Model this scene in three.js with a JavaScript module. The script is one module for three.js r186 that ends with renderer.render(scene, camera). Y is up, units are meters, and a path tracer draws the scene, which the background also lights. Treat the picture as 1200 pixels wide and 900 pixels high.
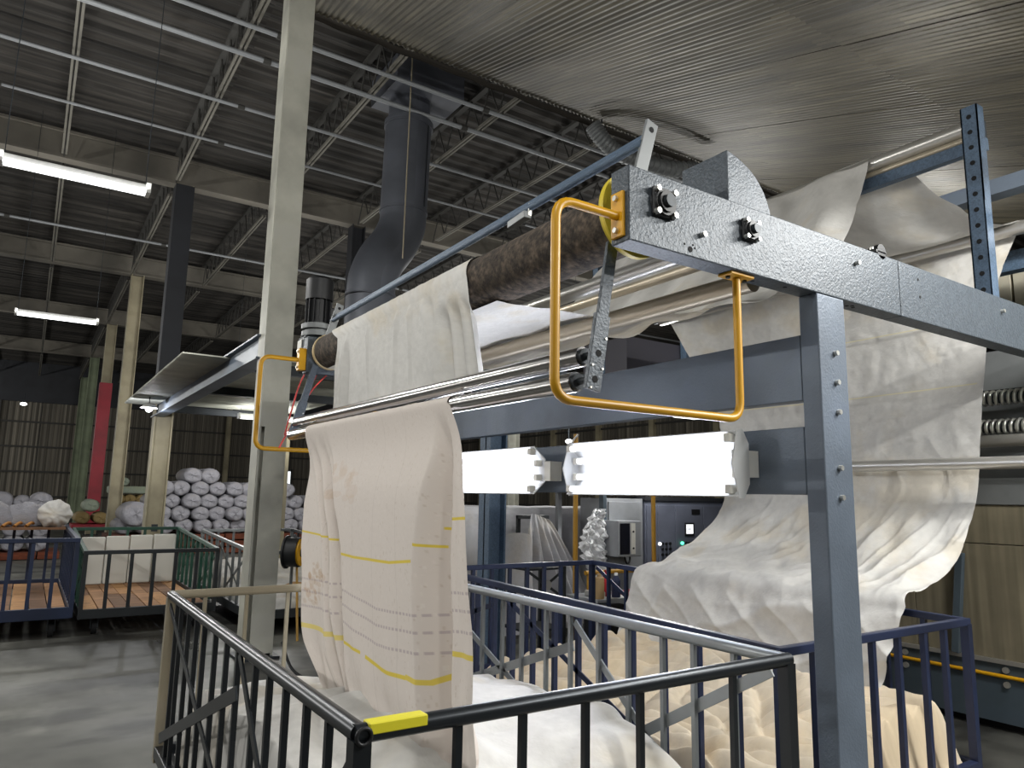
import * as THREE from 'three';
import { RoundedBoxGeometry } from 'three/addons/geometries/RoundedBoxGeometry.js';
import { ImprovedNoise } from 'three/addons/math/ImprovedNoise.js';
import { mergeGeometries } from 'three/addons/utils/BufferGeometryUtils.js';
import { RectAreaLightUniformsLib } from 'three/addons/lights/RectAreaLightUniformsLib.js';
RectAreaLightUniformsLib.init();

// ---------------------------------------------------------------- camera, light, exposure
const scene = new THREE.Scene();
scene.background = new THREE.Color(0x05060a);
const R = Math.PI / 180;
const camera = new THREE.PerspectiveCamera(2 * Math.atan(450 / 844.6) / R, 4 / 3, 0.05, 200);
camera.rotation.order = 'YXZ';
camera.rotation.set(8.871 * R, -33.5255 * R, 1.044 * R);
camera.position.set(0, 1.6, 0);
scene.add(camera);
const renderer = new THREE.WebGLRenderer({ antialias: true });
renderer.toneMapping = THREE.LinearToneMapping;
renderer.toneMappingExposure = 3.3;
renderer.shadowMap.enabled = true;
const STRIP = 60;          // luminance of the hanging two-tube strips
const BANK = 5.5;           // luminance of the tube banks on the machine
const GLOW = 1.4, BANKGLOW = 0.8;          // what the eye sees of a bare tube

// ---------------------------------------------------------------- helpers
let seed = 7;
const rnd = () => { seed = (seed * 1664525 + 1013904223) >>> 0; return seed / 4294967296; };
const rr = (a, b) => a + (b - a) * rnd();
const noise = new ImprovedNoise();
const N = (x, y = 0, z = 0.37) => noise.noise(x, y, z);
const fbm = (x, y, z = 0.37) => N(x, y, z) + 0.5 * N(x * 2.1, y * 2.1, z + 5) + 0.25 * N(x * 4.3, y * 4.3, z + 9);
const ss = (a, b, x) => { const t = Math.min(1, Math.max(0, (x - a) / (b - a))); return t * t * (3 - 2 * t); };
const lerp = (a, b, t) => a + (b - a) * t;
const V = (x, y, z) => new THREE.Vector3(x, y, z);
const ORD = ['first', 'second', 'third', 'fourth', 'fifth', 'sixth', 'seventh', 'eighth', 'ninth', 'tenth', 'eleventh', 'twelfth'];
function table(keys, x) {           // piecewise linear look-up [[x, y], ...]
  if (x <= keys[0][0]) return keys[0][1];
  for (let i = 1; i < keys.length; i++) if (x <= keys[i][0]) {
    const [a, b] = [keys[i - 1], keys[i]]; return lerp(a[1], b[1], (x - a[0]) / (b[0] - a[0]));
  }
  return keys[keys.length - 1][1];
}
const used = {};
function numbered(n) { used[n] = (used[n] ?? -1) + 1; return used[n] ? n + '_' + String(used[n]).padStart(3, '0') : n; }
function tag(o, label, category, group) {
  if (label) o.userData.label = label;
  if (category) o.userData.category = category;
  if (group) o.userData.group = group;
  return o;
}
function thing(name, label, category, [x, y, z] = [0, 0, 0], group) {
  const o = new THREE.Group(); o.name = numbered(name); o.position.set(x, y, z); scene.add(o);
  return tag(o, label, category, group);
}
function originOf(o) { const p = V(0, 0, 0); while (o && o !== scene) { p.add(o.position); o = o.parent; } return p; }
function part(parent, name, geo, mat, label) {       // geometry is given in world coordinates
  if (parent !== scene) { const p = originOf(parent); geo = geo.clone().translate(-p.x, -p.y, -p.z); }
  const m = new THREE.Mesh(geo, mat); m.name = parent === scene ? numbered(name) : name;
  m.castShadow = m.receiveShadow = true; parent.add(m);
  if (label) m.userData.label = label;
  return m;
}
function solo(name, label, category, geo, mat, group, at) {   // a thing that is one mesh
  const m = part(scene, name, geo, mat); if (at) m.position.set(...at);
  return tag(m, label, category, group);
}
function struct(name, geo, mat, parent = scene) {
  const m = part(parent, name, geo, mat); if (parent === scene) m.userData.kind = 'structure'; return m;
}
function worldUV(g) {               // uv in metres, by the dominant axis of the normal
  const p = g.attributes.position, n = g.attributes.normal, uv = new Float32Array(p.count * 2);
  for (let i = 0; i < p.count; i++) {
    const a = Math.abs(n.getX(i)), b = Math.abs(n.getY(i)), c = Math.abs(n.getZ(i));
    const [u, v] = b > a && b > c ? [p.getX(i), p.getZ(i)] : a > c ? [p.getZ(i), p.getY(i)] : [p.getX(i), p.getY(i)];
    uv[2 * i] = u; uv[2 * i + 1] = v;
  }
  g.setAttribute('uv', new THREE.BufferAttribute(uv, 2)); return g;
}
function bx(x0, x1, y0, y1, z0, z1, r = 0) {
  const w = Math.abs(x1 - x0), h = Math.abs(y1 - y0), d = Math.abs(z1 - z0);
  const g = r ? new RoundedBoxGeometry(w, h, d, 2, Math.min(r, w / 2.1, h / 2.1, d / 2.1)) : new THREE.BoxGeometry(w, h, d);
  g.translate((x0 + x1) / 2, (y0 + y1) / 2, (z0 + z1) / 2); return worldUV(g);
}
function bar(p, q, w, h, up = V(0, 1, 0)) {          // rectangular bar between two points; h is measured along up
  const a = V(...p), b = V(...q), d = b.clone().sub(a), L = d.length(); d.normalize();
  const s = V().crossVectors(up, d); if (s.lengthSq() < 1e-6) s.set(1, 0, 0); s.normalize();
  const u = V().crossVectors(d, s);
  const g = new RoundedBoxGeometry(w, h, L, 1, Math.min(w, h) * 0.12); worldUV(g);
  g.applyMatrix4(new THREE.Matrix4().makeBasis(s, u, d).setPosition(a.add(b).multiplyScalar(0.5))); return g;
}
function cyl(p, q, r, seg = 16, r2 = r, open = false) {
  const a = V(...p), b = V(...q), d = b.clone().sub(a), L = d.length();
  const g = new THREE.CylinderGeometry(r2, r, L, seg, 1, open);
  g.applyQuaternion(new THREE.Quaternion().setFromUnitVectors(V(0, 1, 0), d.normalize()));
  const m = a.add(b).multiplyScalar(0.5); return g.translate(m.x, m.y, m.z);
}
function tube(pts, r, bend = 0, seg = 10, n = 0) {    // swept round bar; bend > 0 rounds the corners of a polyline
  pts = pts.map(p => V(...p)); let c;
  if (bend) {
    c = new THREE.CurvePath(); let prev = pts[0];
    for (let i = 1; i < pts.length - 1; i++) {
      const a = pts[i].clone().add(pts[i - 1].clone().sub(pts[i]).setLength(bend)), b = pts[i].clone().add(pts[i + 1].clone().sub(pts[i]).setLength(bend));
      c.add(new THREE.LineCurve3(prev, a)); c.add(new THREE.QuadraticBezierCurve3(a, pts[i], b)); prev = b;
    }
    c.add(new THREE.LineCurve3(prev, pts[pts.length - 1]));
  } else c = new THREE.CatmullRomCurve3(pts);
  return new THREE.TubeGeometry(c, n || pts.length * 12, r, seg, false);
}
const merge = gs => mergeGeometries(gs.map(g => g.index ? g.toNonIndexed() : g));
function sheet(f, nu, nv, su = 1, sv = 1) {           // surface from f(u, v); uv scaled to su, sv
  const P = [], T = [], I = [];
  for (let j = 0; j <= nv; j++) for (let i = 0; i <= nu; i++) {
    const p = f(i / nu, j / nv); P.push(p[0], p[1], p[2]); T.push(i / nu * su, j / nv * sv);
  }
  for (let j = 0; j < nv; j++) for (let i = 0; i < nu; i++) {
    const a = j * (nu + 1) + i, b = a + 1, c = a + nu + 1, d = c + 1; I.push(a, c, b, b, c, d);
  }
  const g = new THREE.BufferGeometry();
  g.setAttribute('position', new THREE.Float32BufferAttribute(P, 3)); g.setAttribute('uv', new THREE.Float32BufferAttribute(T, 2));
  g.setIndex(I); g.computeVertexNormals(); return g;
}

// ---------------------------------------------------------------- textures and materials
function lattice(per, s) {          // tileable value noise
  const t = new Float32Array(per * per); let k = s * 7919 + 13;
  for (let i = 0; i < t.length; i++) { k = (k * 1664525 + 1013904223) >>> 0; t[i] = k / 4294967296; }
  return (u, v) => {
    const x = u * per, y = v * per, xi = Math.floor(x), yi = Math.floor(y), fx = x - xi, fy = y - yi;
    const sx = fx * fx * (3 - 2 * fx), sy = fy * fy * (3 - 2 * fy), m = n => ((n % per) + per) % per;
    const a = t[m(yi) * per + m(xi)], b = t[m(yi) * per + m(xi + 1)], c = t[m(yi + 1) * per + m(xi)], d = t[m(yi + 1) * per + m(xi + 1)];
    return (a + (b - a) * sx) * (1 - sy) + (c + (d - c) * sx) * sy;
  };
}
function octaves(base, n, s) { const L = []; for (let i = 0; i < n; i++) L.push(lattice(base * 2 ** i, s + i)); return (u, v) => { let a = 0, w = 0.5, t = 0; for (const l of L) { a += l(u, v) * w; t += w; w *= 0.55; } return a / t; }; }
function dataTex(w, h, fn, color, rx = 1, ry = rx) {
  const d = new Uint8Array(w * h * 4);
  for (let j = 0; j < h; j++) for (let i = 0; i < w; i++) {
    const c = fn(i / w, j / h), k = (j * w + i) * 4;
    for (let n = 0; n < 3; n++) d[k + n] = Math.max(0, Math.min(255, 255 * (typeof c === 'number' ? c : c[n]))); d[k + 3] = 255;
  }
  const t = new THREE.DataTexture(d, w, h); t.wrapS = t.wrapT = THREE.RepeatWrapping; t.magFilter = THREE.LinearFilter; t.minFilter = THREE.LinearMipmapLinearFilter; t.generateMipmaps = true;
  if (color) t.colorSpace = THREE.SRGBColorSpace; t.repeat.set(rx, ry); t.needsUpdate = true; return t;
}
const mix = (a, b, t) => a.map((x, i) => x + (b[i] - x) * t);
const std = (color, roughness = 0.6, metalness = 0, extra = {}) => new THREE.MeshStandardMaterial({ color, roughness, metalness, ...extra });
const o1 = octaves(8, 4, 1), o2 = octaves(4, 6, 20), o3 = octaves(32, 3, 40), fine = octaves(64, 2, 60);
const hammer = dataTex(256, 256, (u, v) => o3(u, v), false, 4);
const hammerTint = dataTex(256, 256, (u, v) => { const t = o3(u, v); const k = 0.8 + 0.4 * t + 0.08 * (o1(u, v) - 0.5); return [k * 0.93, k * 0.93, k * 0.93]; }, true, 4);
const scuffTint = dataTex(512, 512, (u, v) => { const t = o2(u, v), k = 0.72 + 0.4 * t; return [k, k, k * 0.99]; }, true, 0.5);
const M = {};
M.greySteel = std(0x4f575f, 0.5, 0.15, { map: hammerTint, bumpMap: hammer, bumpScale: 0.0022 });
M.blueSteel = std(0x566a80, 0.5, 0.15, { map: hammerTint, bumpMap: hammer, bumpScale: 0.0012 });
M.slateSteel = std(0x636e7d, 0.5, 0.15, { map: scuffTint, bumpMap: hammer, bumpScale: 0.001 });
M.darkSteel = std(0x33383d, 0.5, 0.4, { map: scuffTint });
M.black = std(0x141518, 0.5, 0.1);
M.blackMatte = std(0x0d0e10, 0.9);
M.bolt = std(0xd0cfc9, 0.35, 0.8);
M.chrome = std(0xb8b6b4, 0.2, 1, { bumpMap: fine && dataTex(256, 256, (u, v) => fine(u * 0.05, v), false, 1, 3), bumpScale: 0.0002 });
M.dullChrome = std(0xc4c2bd, 0.33, 0.75);
M.yellow = std(0xd39c0e, 0.4, 0, { map: scuffTint });
M.paleYellow = std(0xd8c23a, 0.5, 0, { map: scuffTint });
M.mustard = std(0xb98a2a, 0.45, 0, { map: scuffTint });
M.red = std(0xa3162c, 0.5, 0, { map: scuffTint });
M.redWire = std(0xc2352e, 0.5);
M.white = std(0xe6e6e2, 0.5);
M.offWhite = std(0xcfcec6, 0.6);
M.tan = std(0x9c937f, 0.6, 0.1, { map: scuffTint });
M.silverRail = std(0x8d9296, 0.38, 0.6, { map: scuffTint });
M.cartBlack = std(0x2e3237, 0.33, 0.55, { map: scuffTint });
M.cartGrey = std(0x6a6e70, 0.45, 0.4, { map: scuffTint });
M.cartBlue = std(0x27314f, 0.4, 0.2, { map: scuffTint });
M.cartGreen = std(0x1f4a3c, 0.5, 0.1, { map: scuffTint });
M.cartNavy = std(0x1d2a48, 0.5, 0.1, { map: scuffTint });
M.cartDark = std(0x24282b, 0.6, 0.2, { map: scuffTint });
M.bankTube = std(0xffffff, 0.4, 0, { emissive: 0xeef2ff, emissiveIntensity: BANKGLOW });
M.glowTube = std(0xffffff, 0.4, 0, { emissive: 0xfafcff, emissiveIntensity: GLOW });
M.reflector = std(0xd8dadb, 0.25, 0);
M.rubber = std(0x17181a, 0.8);
M.drum = std(0x665f58, 0.95, 0, { map: dataTex(512, 512, (u, v) => { const k = 0.55 + 0.9 * (o3(u, v) - 0.3) + 0.25 * (fine(u, v) - 0.5); return [k * 0.94, k * 0.88, k * 0.81]; }, true, 1, 4), bumpMap: dataTex(256, 256, (u, v) => fine(u, v), false, 2, 8), bumpScale: 0.002 });
M.concrete = std(0xffffff, 0.55, 0, {
  map: dataTex(1024, 1024, (u, v) => {
    const a = o2(u, v), b = o1(u, v), c = o3(u, v); let k = 0.335 + 0.24 * (a - 0.5) + 0.16 * (b - 0.5) + 0.1 * (c - 0.5);
    k -= 0.14 * ss(0.56, 0.72, o2(u + 0.37, v * 2)); k += 0.1 * ss(0.6, 0.75, o2(u * 2, v + 0.21));
    return [k * 1.0, k * 1.0, k * 0.94];
  }, true, 0.14),
  roughnessMap: dataTex(512, 512, (u, v) => [0, 0.45 + 0.9 * (o2(u, v) - 0.35), 0], false, 0.17)
});
M.concrete.roughness = 0.95;
M.deck = std(0xffffff, 0.85, 0.05, { map: dataTex(512, 512, (u, v) => { const a = o2(u, v * 2), s = o3(u * 0.25, v * 2), k = 0.2 + 0.13 * (a - 0.5) + 0.24 * (s - 0.5); return [k * 1.02, k * 0.97, k * 0.91]; }, true, 0.11, 0.23) });
M.girder = std(0xffffff, 0.85, 0, { map: dataTex(512, 256, (u, v) => { const k = 0.42 + 0.3 * (o2(u, v) - 0.5); return [k, k * 0.96, k * 0.88]; }, true, 0.2) });
M.joist = std(0x77746c, 0.75, 0.1, { map: scuffTint });
M.joistDark = std(0x3b3a37, 0.8, 0.1);
M.pipe = std(0x8e9194, 0.5, 0.2);
M.canopy = std(0xffffff, 0.4, 0.2, { map: dataTex(512, 512, (u, v) => { const a = o2(u, v), s = o3(u * 2, v * 0.12), k = 0.30 + 0.18 * (a - 0.5) + 0.2 * (s - 0.5); return [k * 1.0, k * 0.94, k * 0.78]; }, true, 1, 1) , side: THREE.DoubleSide });
M.columnWhite = std(0xb9b8ae, 0.6, 0, { map: scuffTint });
M.columnCream = std(0xa89f86, 0.65, 0, { map: scuffTint });
M.columnGreen = std(0x7f8a70, 0.65, 0, { map: scuffTint });
M.columnDark = std(0x25272d, 0.7, 0, { map: scuffTint });
M.siding = std(0xffffff, 0.85, 0, { map: dataTex(512, 128, (u, v) => { const s = lattice(64, 5)(u, 0.2), k = 0.25 + 0.22 * s + 0.1 * (o2(u, v) - 0.5); return [k * 1.05, k, k * 0.9]; }, true, 0.22, 0.06) });
M.wall = std(0x6c6a64, 0.9);
M.pale = std(0xc6c7bd, 0.6, 0, { map: scuffTint, side: THREE.DoubleSide });
M.duct = std(0x5a5d66, 0.5, 0.35, { map: scuffTint });
M.stainless = std(0xa39d8c, 0.42, 0.3, { map: dataTex(256, 512, (u, v) => { const k = 0.78 + 0.25 * (o3(u * 1.5, v * 0.06) - 0.5) + 0.25 * (o2(u, v) - 0.5); return [k, k * 0.98, k * 0.93]; }, true, 0.6) });
M.plate = std(0x7d8082, 0.5, 0.3, { map: scuffTint });
M.creamPlate = std(0xc5bfae, 0.6, 0, { map: scuffTint });
M.basePaint = std(0x46525c, 0.5, 0.1, { map: scuffTint });
M.cabinet = std(0x9da0a6, 0.5, 0.05, { map: scuffTint });
M.cabinetDark = std(0x6c7182, 0.5, 0.05, { map: scuffTint });
M.screen = std(0x12141f, 0.15);
const woodTex = dataTex(256, 256, (u, v) => { const k = 0.85 + 0.35 * (o3(u * 0.12, v) - 0.5) + 0.2 * (o2(u, v) - 0.5); return [k, k * 0.86, k * 0.74]; }, true, 1.3);
M.wood = [0xc9b195, 0xa28e7c, 0xd9bf98, 0x8d7a69].map(c => std(c, 0.85, 0, { map: woodTex }));
M.timberRed = std(0x7a4a38, 0.9, 0, { map: woodTex });
const weave = dataTex(512, 512, (u, v) => 0.5 + 0.7 * (o2(u, v) - 0.5) + 0.25 * (fine(u, v) - 0.5), false, 1.2);
const clothMap = dataTex(512, 512, (u, v) => {
  let k = 0.83 + 0.1 * (o2(u, v) - 0.5) + 0.05 * (fine(u, v) - 0.5), w = ss(0.55, 0.75, o2(u + 0.4, v + 0.13));
  return mix([k, k, k * 0.995], [k * 0.985, k * 0.96, k * 0.91], w);
}, true, 0.5);
const clothProps = { side: THREE.DoubleSide, bumpMap: weave, bumpScale: 0.004 };
M.cloth = std(0xf4f2ee, 0.92, 0, { map: clothMap, ...clothProps });
M.clothTan = std(0xf6e7cf, 0.92, 0, { map: clothMap, ...clothProps });
M.clothGrey = std(0xdddde2, 0.9, 0, { map: clothMap, ...clothProps });
M.plastic = std(0xe9eaec, 0.35, 0, { side: THREE.DoubleSide });
M.bale = std(0xaeadb6, 0.7, 0, { map: clothMap, bumpMap: weave, bumpScale: 0.03 });
M.baleTan = std(0xb39a66, 0.75, 0, { map: clothMap, bumpMap: weave, bumpScale: 0.03 });
M.baleGreen = std(0xb9c6b4, 0.75, 0, { map: clothMap, bumpMap: weave, bumpScale: 0.03 });

// ---------------------------------------------------------------- the room
const X0 = -16, X1 = 24, ZB = -46, ZF = 11, CEIL = 8.25;
struct('floor', bx(X0, X1, -0.3, 0, ZB, ZF), M.concrete);
{ // corrugated roof deck: ribs run along x
  const gs = [], ny = Math.round((ZF - ZB) / 0.15);
  const g = sheet((u, v) => { const k = Math.round(v * ny * 2); return [lerp(X0, X1, u), CEIL - (k % 4 < 2 ? 0 : 0.045), lerp(ZF, ZB, v)]; }, 1, ny * 2, X1 - X0, ZF - ZB);
  gs.push(g.toNonIndexed()); g.computeVertexNormals();
  const slab = bx(X0, X1, CEIL + 0.01, CEIL + 0.25, ZB, ZF).toNonIndexed();
  const m = mergeGeometries([gs[0], slab]); m.computeVertexNormals();
  struct('ceiling', m, M.deck);
}
struct('wall_left', bx(X0 - 0.3, X0, 0, CEIL, ZB, ZF), M.wall);
{
  const w = struct('wall_right', bx(X1, X1 + 0.3, 0, CEIL, ZB, ZF), M.wall), n = 14;
  for (let z = -7; z > ZB; z -= 1.9) struct('siding_panel', sheet((u, v) => [X1 - 0.05 - (Math.round(u * n * 2) % 4 < 2 ? 0.05 : 0), v * 6.1, z - u * 1.84], n * 2, 1, 1.84, 6.1), M.siding, w);
  for (let z = -8.9; z > ZB; z -= 3.8) struct('stud', bx(X1 - 0.3, X1 - 0.1, 0, CEIL, z - 0.15, z + 0.15), M.columnCream, w);
  for (const y of [1.1, 2.4, 3.7, 5.0]) struct('girt', bx(X1 - 0.2, X1 - 0.1, y, y + 0.09, ZB, -7), M.joistDark, w);
}
struct('wall_front', bx(X0, X1, 0, CEIL, ZF, ZF + 0.3), M.wall);
{
  const w = struct('wall_back', bx(X0, X1, 0, CEIL, ZB - 0.3, ZB), M.wall);
  for (let k = 0, x = -5.4; x < 24; x += 1.9, k++) {           // corrugated siding panels
    const n = 14;
    struct('siding_panel', sheet((u, v) => [x + u * 1.84, v * 6.1, ZB + 0.05 + (Math.round(u * n * 2) % 4 < 2 ? 0.05 : 0)], n * 2, 1, 1.84 + k, 6.1), M.siding, w);
  }
  for (const y of [1.1, 2.4, 3.7, 5.0]) struct('girt', bx(X0, X1, y, y + 0.09, ZB + 0.1, ZB + 0.2), M.joistDark, w);
  struct('header', bx(X0, X1, 6.1, CEIL, ZB, ZB + 0.25), M.columnDark, w);
  for (let x = -5.5; x < 24; x += 1.9 * 2) struct('stud', bx(x, x + 0.16, 0, 6.1, ZB + 0.1, ZB + 0.28), M.joistDark, w);
}
// a small bright window far away in the back wall
{
  const w = struct('window_1', bx(12.6, 13.75, 1.5, 2.95, ZB + 0.28, ZB + 0.31), std(0xdfe3e6, 0.4, 0, { emissive: 0xe8eef2, emissiveIntensity: 0.5 }));
  for (const x of [12.6, 13.75]) struct('window_frame', bx(x - 0.05, x + 0.05, 1.4, 3.05, ZB + 0.26, ZB + 0.36), M.joistDark, w);
  for (const y of [1.5, 2.95]) struct('window_frame', bx(12.6, 13.75, y - 0.05, y + 0.05, ZB + 0.26, ZB + 0.36), M.joistDark, w);
}
// ---- girders, columns and joists
const BAYS = [-7.55, -15.05, -22.4, -29.8, -37.9];
for (const [i, z] of BAYS.entries()) if (i) {
  const g = thing('roof_girder', `beige roof girder running left to right, ${ORD[i - 1]} one back from the white column`, 'girder', [4, 7.62, z]);
  part(g, 'girder_web', bx(X0, X1, 7.62, 8.1, z - 0.05, z + 0.05), M.girder);
  part(g, 'girder_flange', bx(X0, X1, 7.58, 7.63, z - 0.13, z + 0.13), M.girder);
  part(g, 'girder_flange', bx(X0, X1, 8.08, 8.13, z - 0.13, z + 0.13), M.girder);
}
const BEND = [...BAYS, ZB];
for (let b = 0; b < 5; b++) for (let k = -1; k < 6; k++) {
  if (b > 2 && k > 4) continue;
  const x = -0.04 + 1.87 * k, z0 = BEND[b] - 0.2, z1 = BEND[b + 1] + 0.3, yb = 7.5, yt = 8.17;
  const j = thing('roof_joist', `open-web roof joist, ${ORD[k + 1]} from the left in the ${ORD[b]} bay back from the canopy`, 'roof joist', [x, yb, (z0 + z1) / 2]);
  const c = [];
  for (const s of [-1, 1]) c.push(bx(x + s * 0.028 - 0.016, x + s * 0.028 + 0.016, yb, yb + 0.045, z0 - 0.2, z1 + 0.2));
  part(j, 'bottom_chord', merge(c), M.joist);
  part(j, 'top_chord', bx(x - 0.05, x + 0.05, yt - 0.05, yt, z0 + 0.1, z1 - 0.1), M.joistDark);
  const w = [], n = 24; for (let i = 0; i < n; i++) {
    const za = lerp(z0, z1, i / n), zb = lerp(z0, z1, (i + 1) / n), up = i % 2 === 0;
    w.push(cyl([x, up ? yb + 0.03 : yt - 0.03, za], [x, up ? yt - 0.03 : yb + 0.03, zb], 0.014, 5));
  }
  part(j, 'web_rod', merge(w), M.joistDark, 'zigzag bent web rod');
}
for (const [i, [z, y, r]] of [[-8.8, 7.42, 0.032], [-9.46, 7.42, 0.035], [-10.9, 7.42, 0.026], [-12.3, 7.42, 0.022], [-18.5, 7.42, 0.03]].entries()) {
  const p = thing('sprinkler_pipe', `thin grey pipe hung under the roof joists, ${ORD[i]} back from the canopy edge`, 'pipe', [4, y, z]);
  part(p, 'pipe_run', cyl([X0, y, z], [X1, y, z], r, 10), M.pipe);
  for (let x = -0.04 - 1.87; x < 12; x += 3.74) part(p, 'hanger', cyl([x, y, z], [x, y + 0.12, z], 0.012, 6), M.joistDark);
  for (let x = -1; x < 12; x += 3.1) part(p, 'coupling', cyl([x, y, z], [x + 0.1, y, z], r * 1.5, 10), M.joistDark);
}
function hColumn(label, x, z, h, mat, w = 0.26, extra) {
  const c = thing('steel_column', label, 'column', [x, 0, z]);
  for (const s of [-1, 1]) part(c, 'flange', bx(x + s * w / 2 - 0.012, x + s * w / 2 + 0.012, 0.02, h, z - w / 2, z + w / 2), mat);
  part(c, 'web', bx(x - w / 2, x + w / 2, 0.02, h, z - 0.012, z + 0.012), mat);
  part(c, 'base_plate', bx(x - w * 0.75, x + w * 0.75, 0, 0.025, z - w * 0.75, z + w * 0.75), M.darkSteel);
  if (extra) extra(c); return c;
}
hColumn('tall white steel column standing beside the machine, nearest of the columns', 2.02, -7.55, 8.1, M.columnWhite, 0.26, c => {
  part(c, 'cover_plate', bx(1.885, 2.155, 2.25, 8.1, -7.43, -7.405), M.columnWhite);
  part(c, 'cover_plate', bx(1.935, 2.155, 0.05, 2.25, -7.43, -7.405), M.columnWhite);
});
hColumn('column painted near-black at the top and cream below, behind the pale shelter roof', 2.02, -15.05, 7.6, M.columnCream, 0.3, c => {
  part(c, 'dark_upper', bx(1.85, 2.19, 3.6, 7.58, -15.22, -14.88), M.columnDark, 'near-black upper casing');
  part(c, 'socket_box', bx(1.97, 2.07, 0.85, 0.98, -14.85, -14.8), M.darkSteel);
});
hColumn('cream steel column standing left of the shelter roof', 2.02, -22.4, 7.6, M.columnCream, 0.3);
hColumn('column with a bright red lower length and cream top', 2.02, -29.8, 7.6, M.columnCream, 0.3, c => part(c, 'red_casing', bx(1.82, 2.22, 0.3, 5.4, -30.0, -29.6), M.red, 'bright red lower casing'));
hColumn('pale green column just left of the red one', 2.02, -37.9, 7.6, M.columnGreen, 0.34);
hColumn('farthest grey-green column in the left row, near the back wall', 2.02, -45.2, 7.6, M.columnGreen, 0.3);
hColumn('thin dark column just left of the big round duct', 5.66, -15.05, 7.6, M.columnDark, 0.28);
hColumn('slim pale column at the back wall above the white bales', 9.7, -45.3, 6.5, M.columnCream, 0.24);
hColumn('pale column at the back wall seen between the two crossbeams', 16.5, -24.9, 7.6, M.columnWhite, 0.5);

// ---- corrugated canopy sloping down over the machine
{
  const d = V(0.1109, 0.3563, -1), edge = (x, s, h) => [x - 0.1109 * 0 + d.x * -s, 7.5 + d.y * -s + h * 0.94, -8.2 - d.z * -s * 1 + h * 0.335];
  const can = new THREE.Group(); can.name = 'canopy_roof'; can.userData.kind = 'structure'; scene.add(can);
  const W = 0.836, pitch = 0.076, nu = 66;
  for (let k = 0; k < 15; k++) for (let r = 0; r < 2; r++) {
    const xa = 2.25 + k * W, s0 = r ? 4.75 : 0, s1 = r ? 9.9 : 4.9, off = (r ? 0 : 0.006) + rr(-0.004, 0.004), tilt = rr(-0.002, 0.002);
    const g = sheet((u, v) => {
      const x = xa + u * (W + 0.03), s = lerp(s0, s1, v), dent = 0.002 * N(x * 0.9, s * 0.5, k);
      return [x - d.x * s, 7.5 - d.y * s + 0.94 * (0.0095 * Math.cos(2 * Math.PI * x / pitch) + off + tilt * u + dent), -8.2 + s + 0.33 * 0.0095 * Math.cos(2 * Math.PI * x / pitch)];
    }, nu, 10, 0.9, 5);
    const p = g.attributes.uv; for (let i = 0; i < p.count; i++) p.setXY(i, p.getX(i) + k * 0.37 + r * 0.5, p.getY(i) * 0.25 + k * 0.21);
    part(can, 'corrugated_sheet', g, M.canopy);
  }
  const e = sheet((u, v) => { const x = 2.2 + u * 12.8; return [x, 7.48 - 0.09 * v + 0.03 * N(x * 3, 0), -8.2 - 0.05 * Math.sin(v * 3)]; }, 120, 4, 12, 0.2);
  part(can, 'edge_flashing', e, std(0x2c2822, 0.9, 0, { side: THREE.DoubleSide }));
}
// ---- pale shelter roof by the white column
{
  const g = thing('shelter_roof', 'flat pale panelled shelter roof on a dark steel beam behind the white column', 'shelter', [2, 3.1, -11.4]);
  const b = part(g, 'edge_beam', bx(1.9, 1.98, 2.98, 3.22, -15.3, -7.6), M.slateSteel);
  part(g, 'beam_flange', bx(1.84, 2.04, 2.97, 2.99, -15.3, -7.6), M.slateSteel);
  part(g, 'beam_flange', bx(1.84, 2.04, 3.21, 3.23, -15.3, -7.6), M.slateSteel);
  const rib = (x0, x1, za, zb, y) => sheet((u, v) => [lerp(x0, x1, u), y + (Math.round(v * 96) % 4 < 2 ? 0 : 0.02), lerp(za, zb, v)], 1, 96, x1 - x0, zb - za);
  for (let k = 0; k < 6; k++) part(g, 'roof_panel', rib(1.36, 1.92, -9.05 - k * 1.02, -9.05 - (k + 1) * 1.02 + 0.01, 3.19 + 0.004 * (k % 2)), M.pale);
  for (let k = 0; k < 6; k++) part(g, 'roof_panel', rib(1.98, 4.4, -8.8 - k * 1.0, -8.8 - (k + 1) * 1.0 + 0.01, 3.19 + 0.004 * (k % 2)), M.pale);
  for (const z of [-9.1, -11.6, -14.9]) part(g, 'cross_beam', bx(1.98, 4.4, 3.06, 3.18, z - 0.05, z + 0.05), M.darkSteel);
  part(g, 'support_post', bx(4.3, 4.4, 0, 3.18, -14.95, -14.85), M.columnCream);
  part(g, 'support_post', bx(4.3, 4.4, 0, 3.18, -9.15, -9.05), M.columnCream);
}

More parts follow.
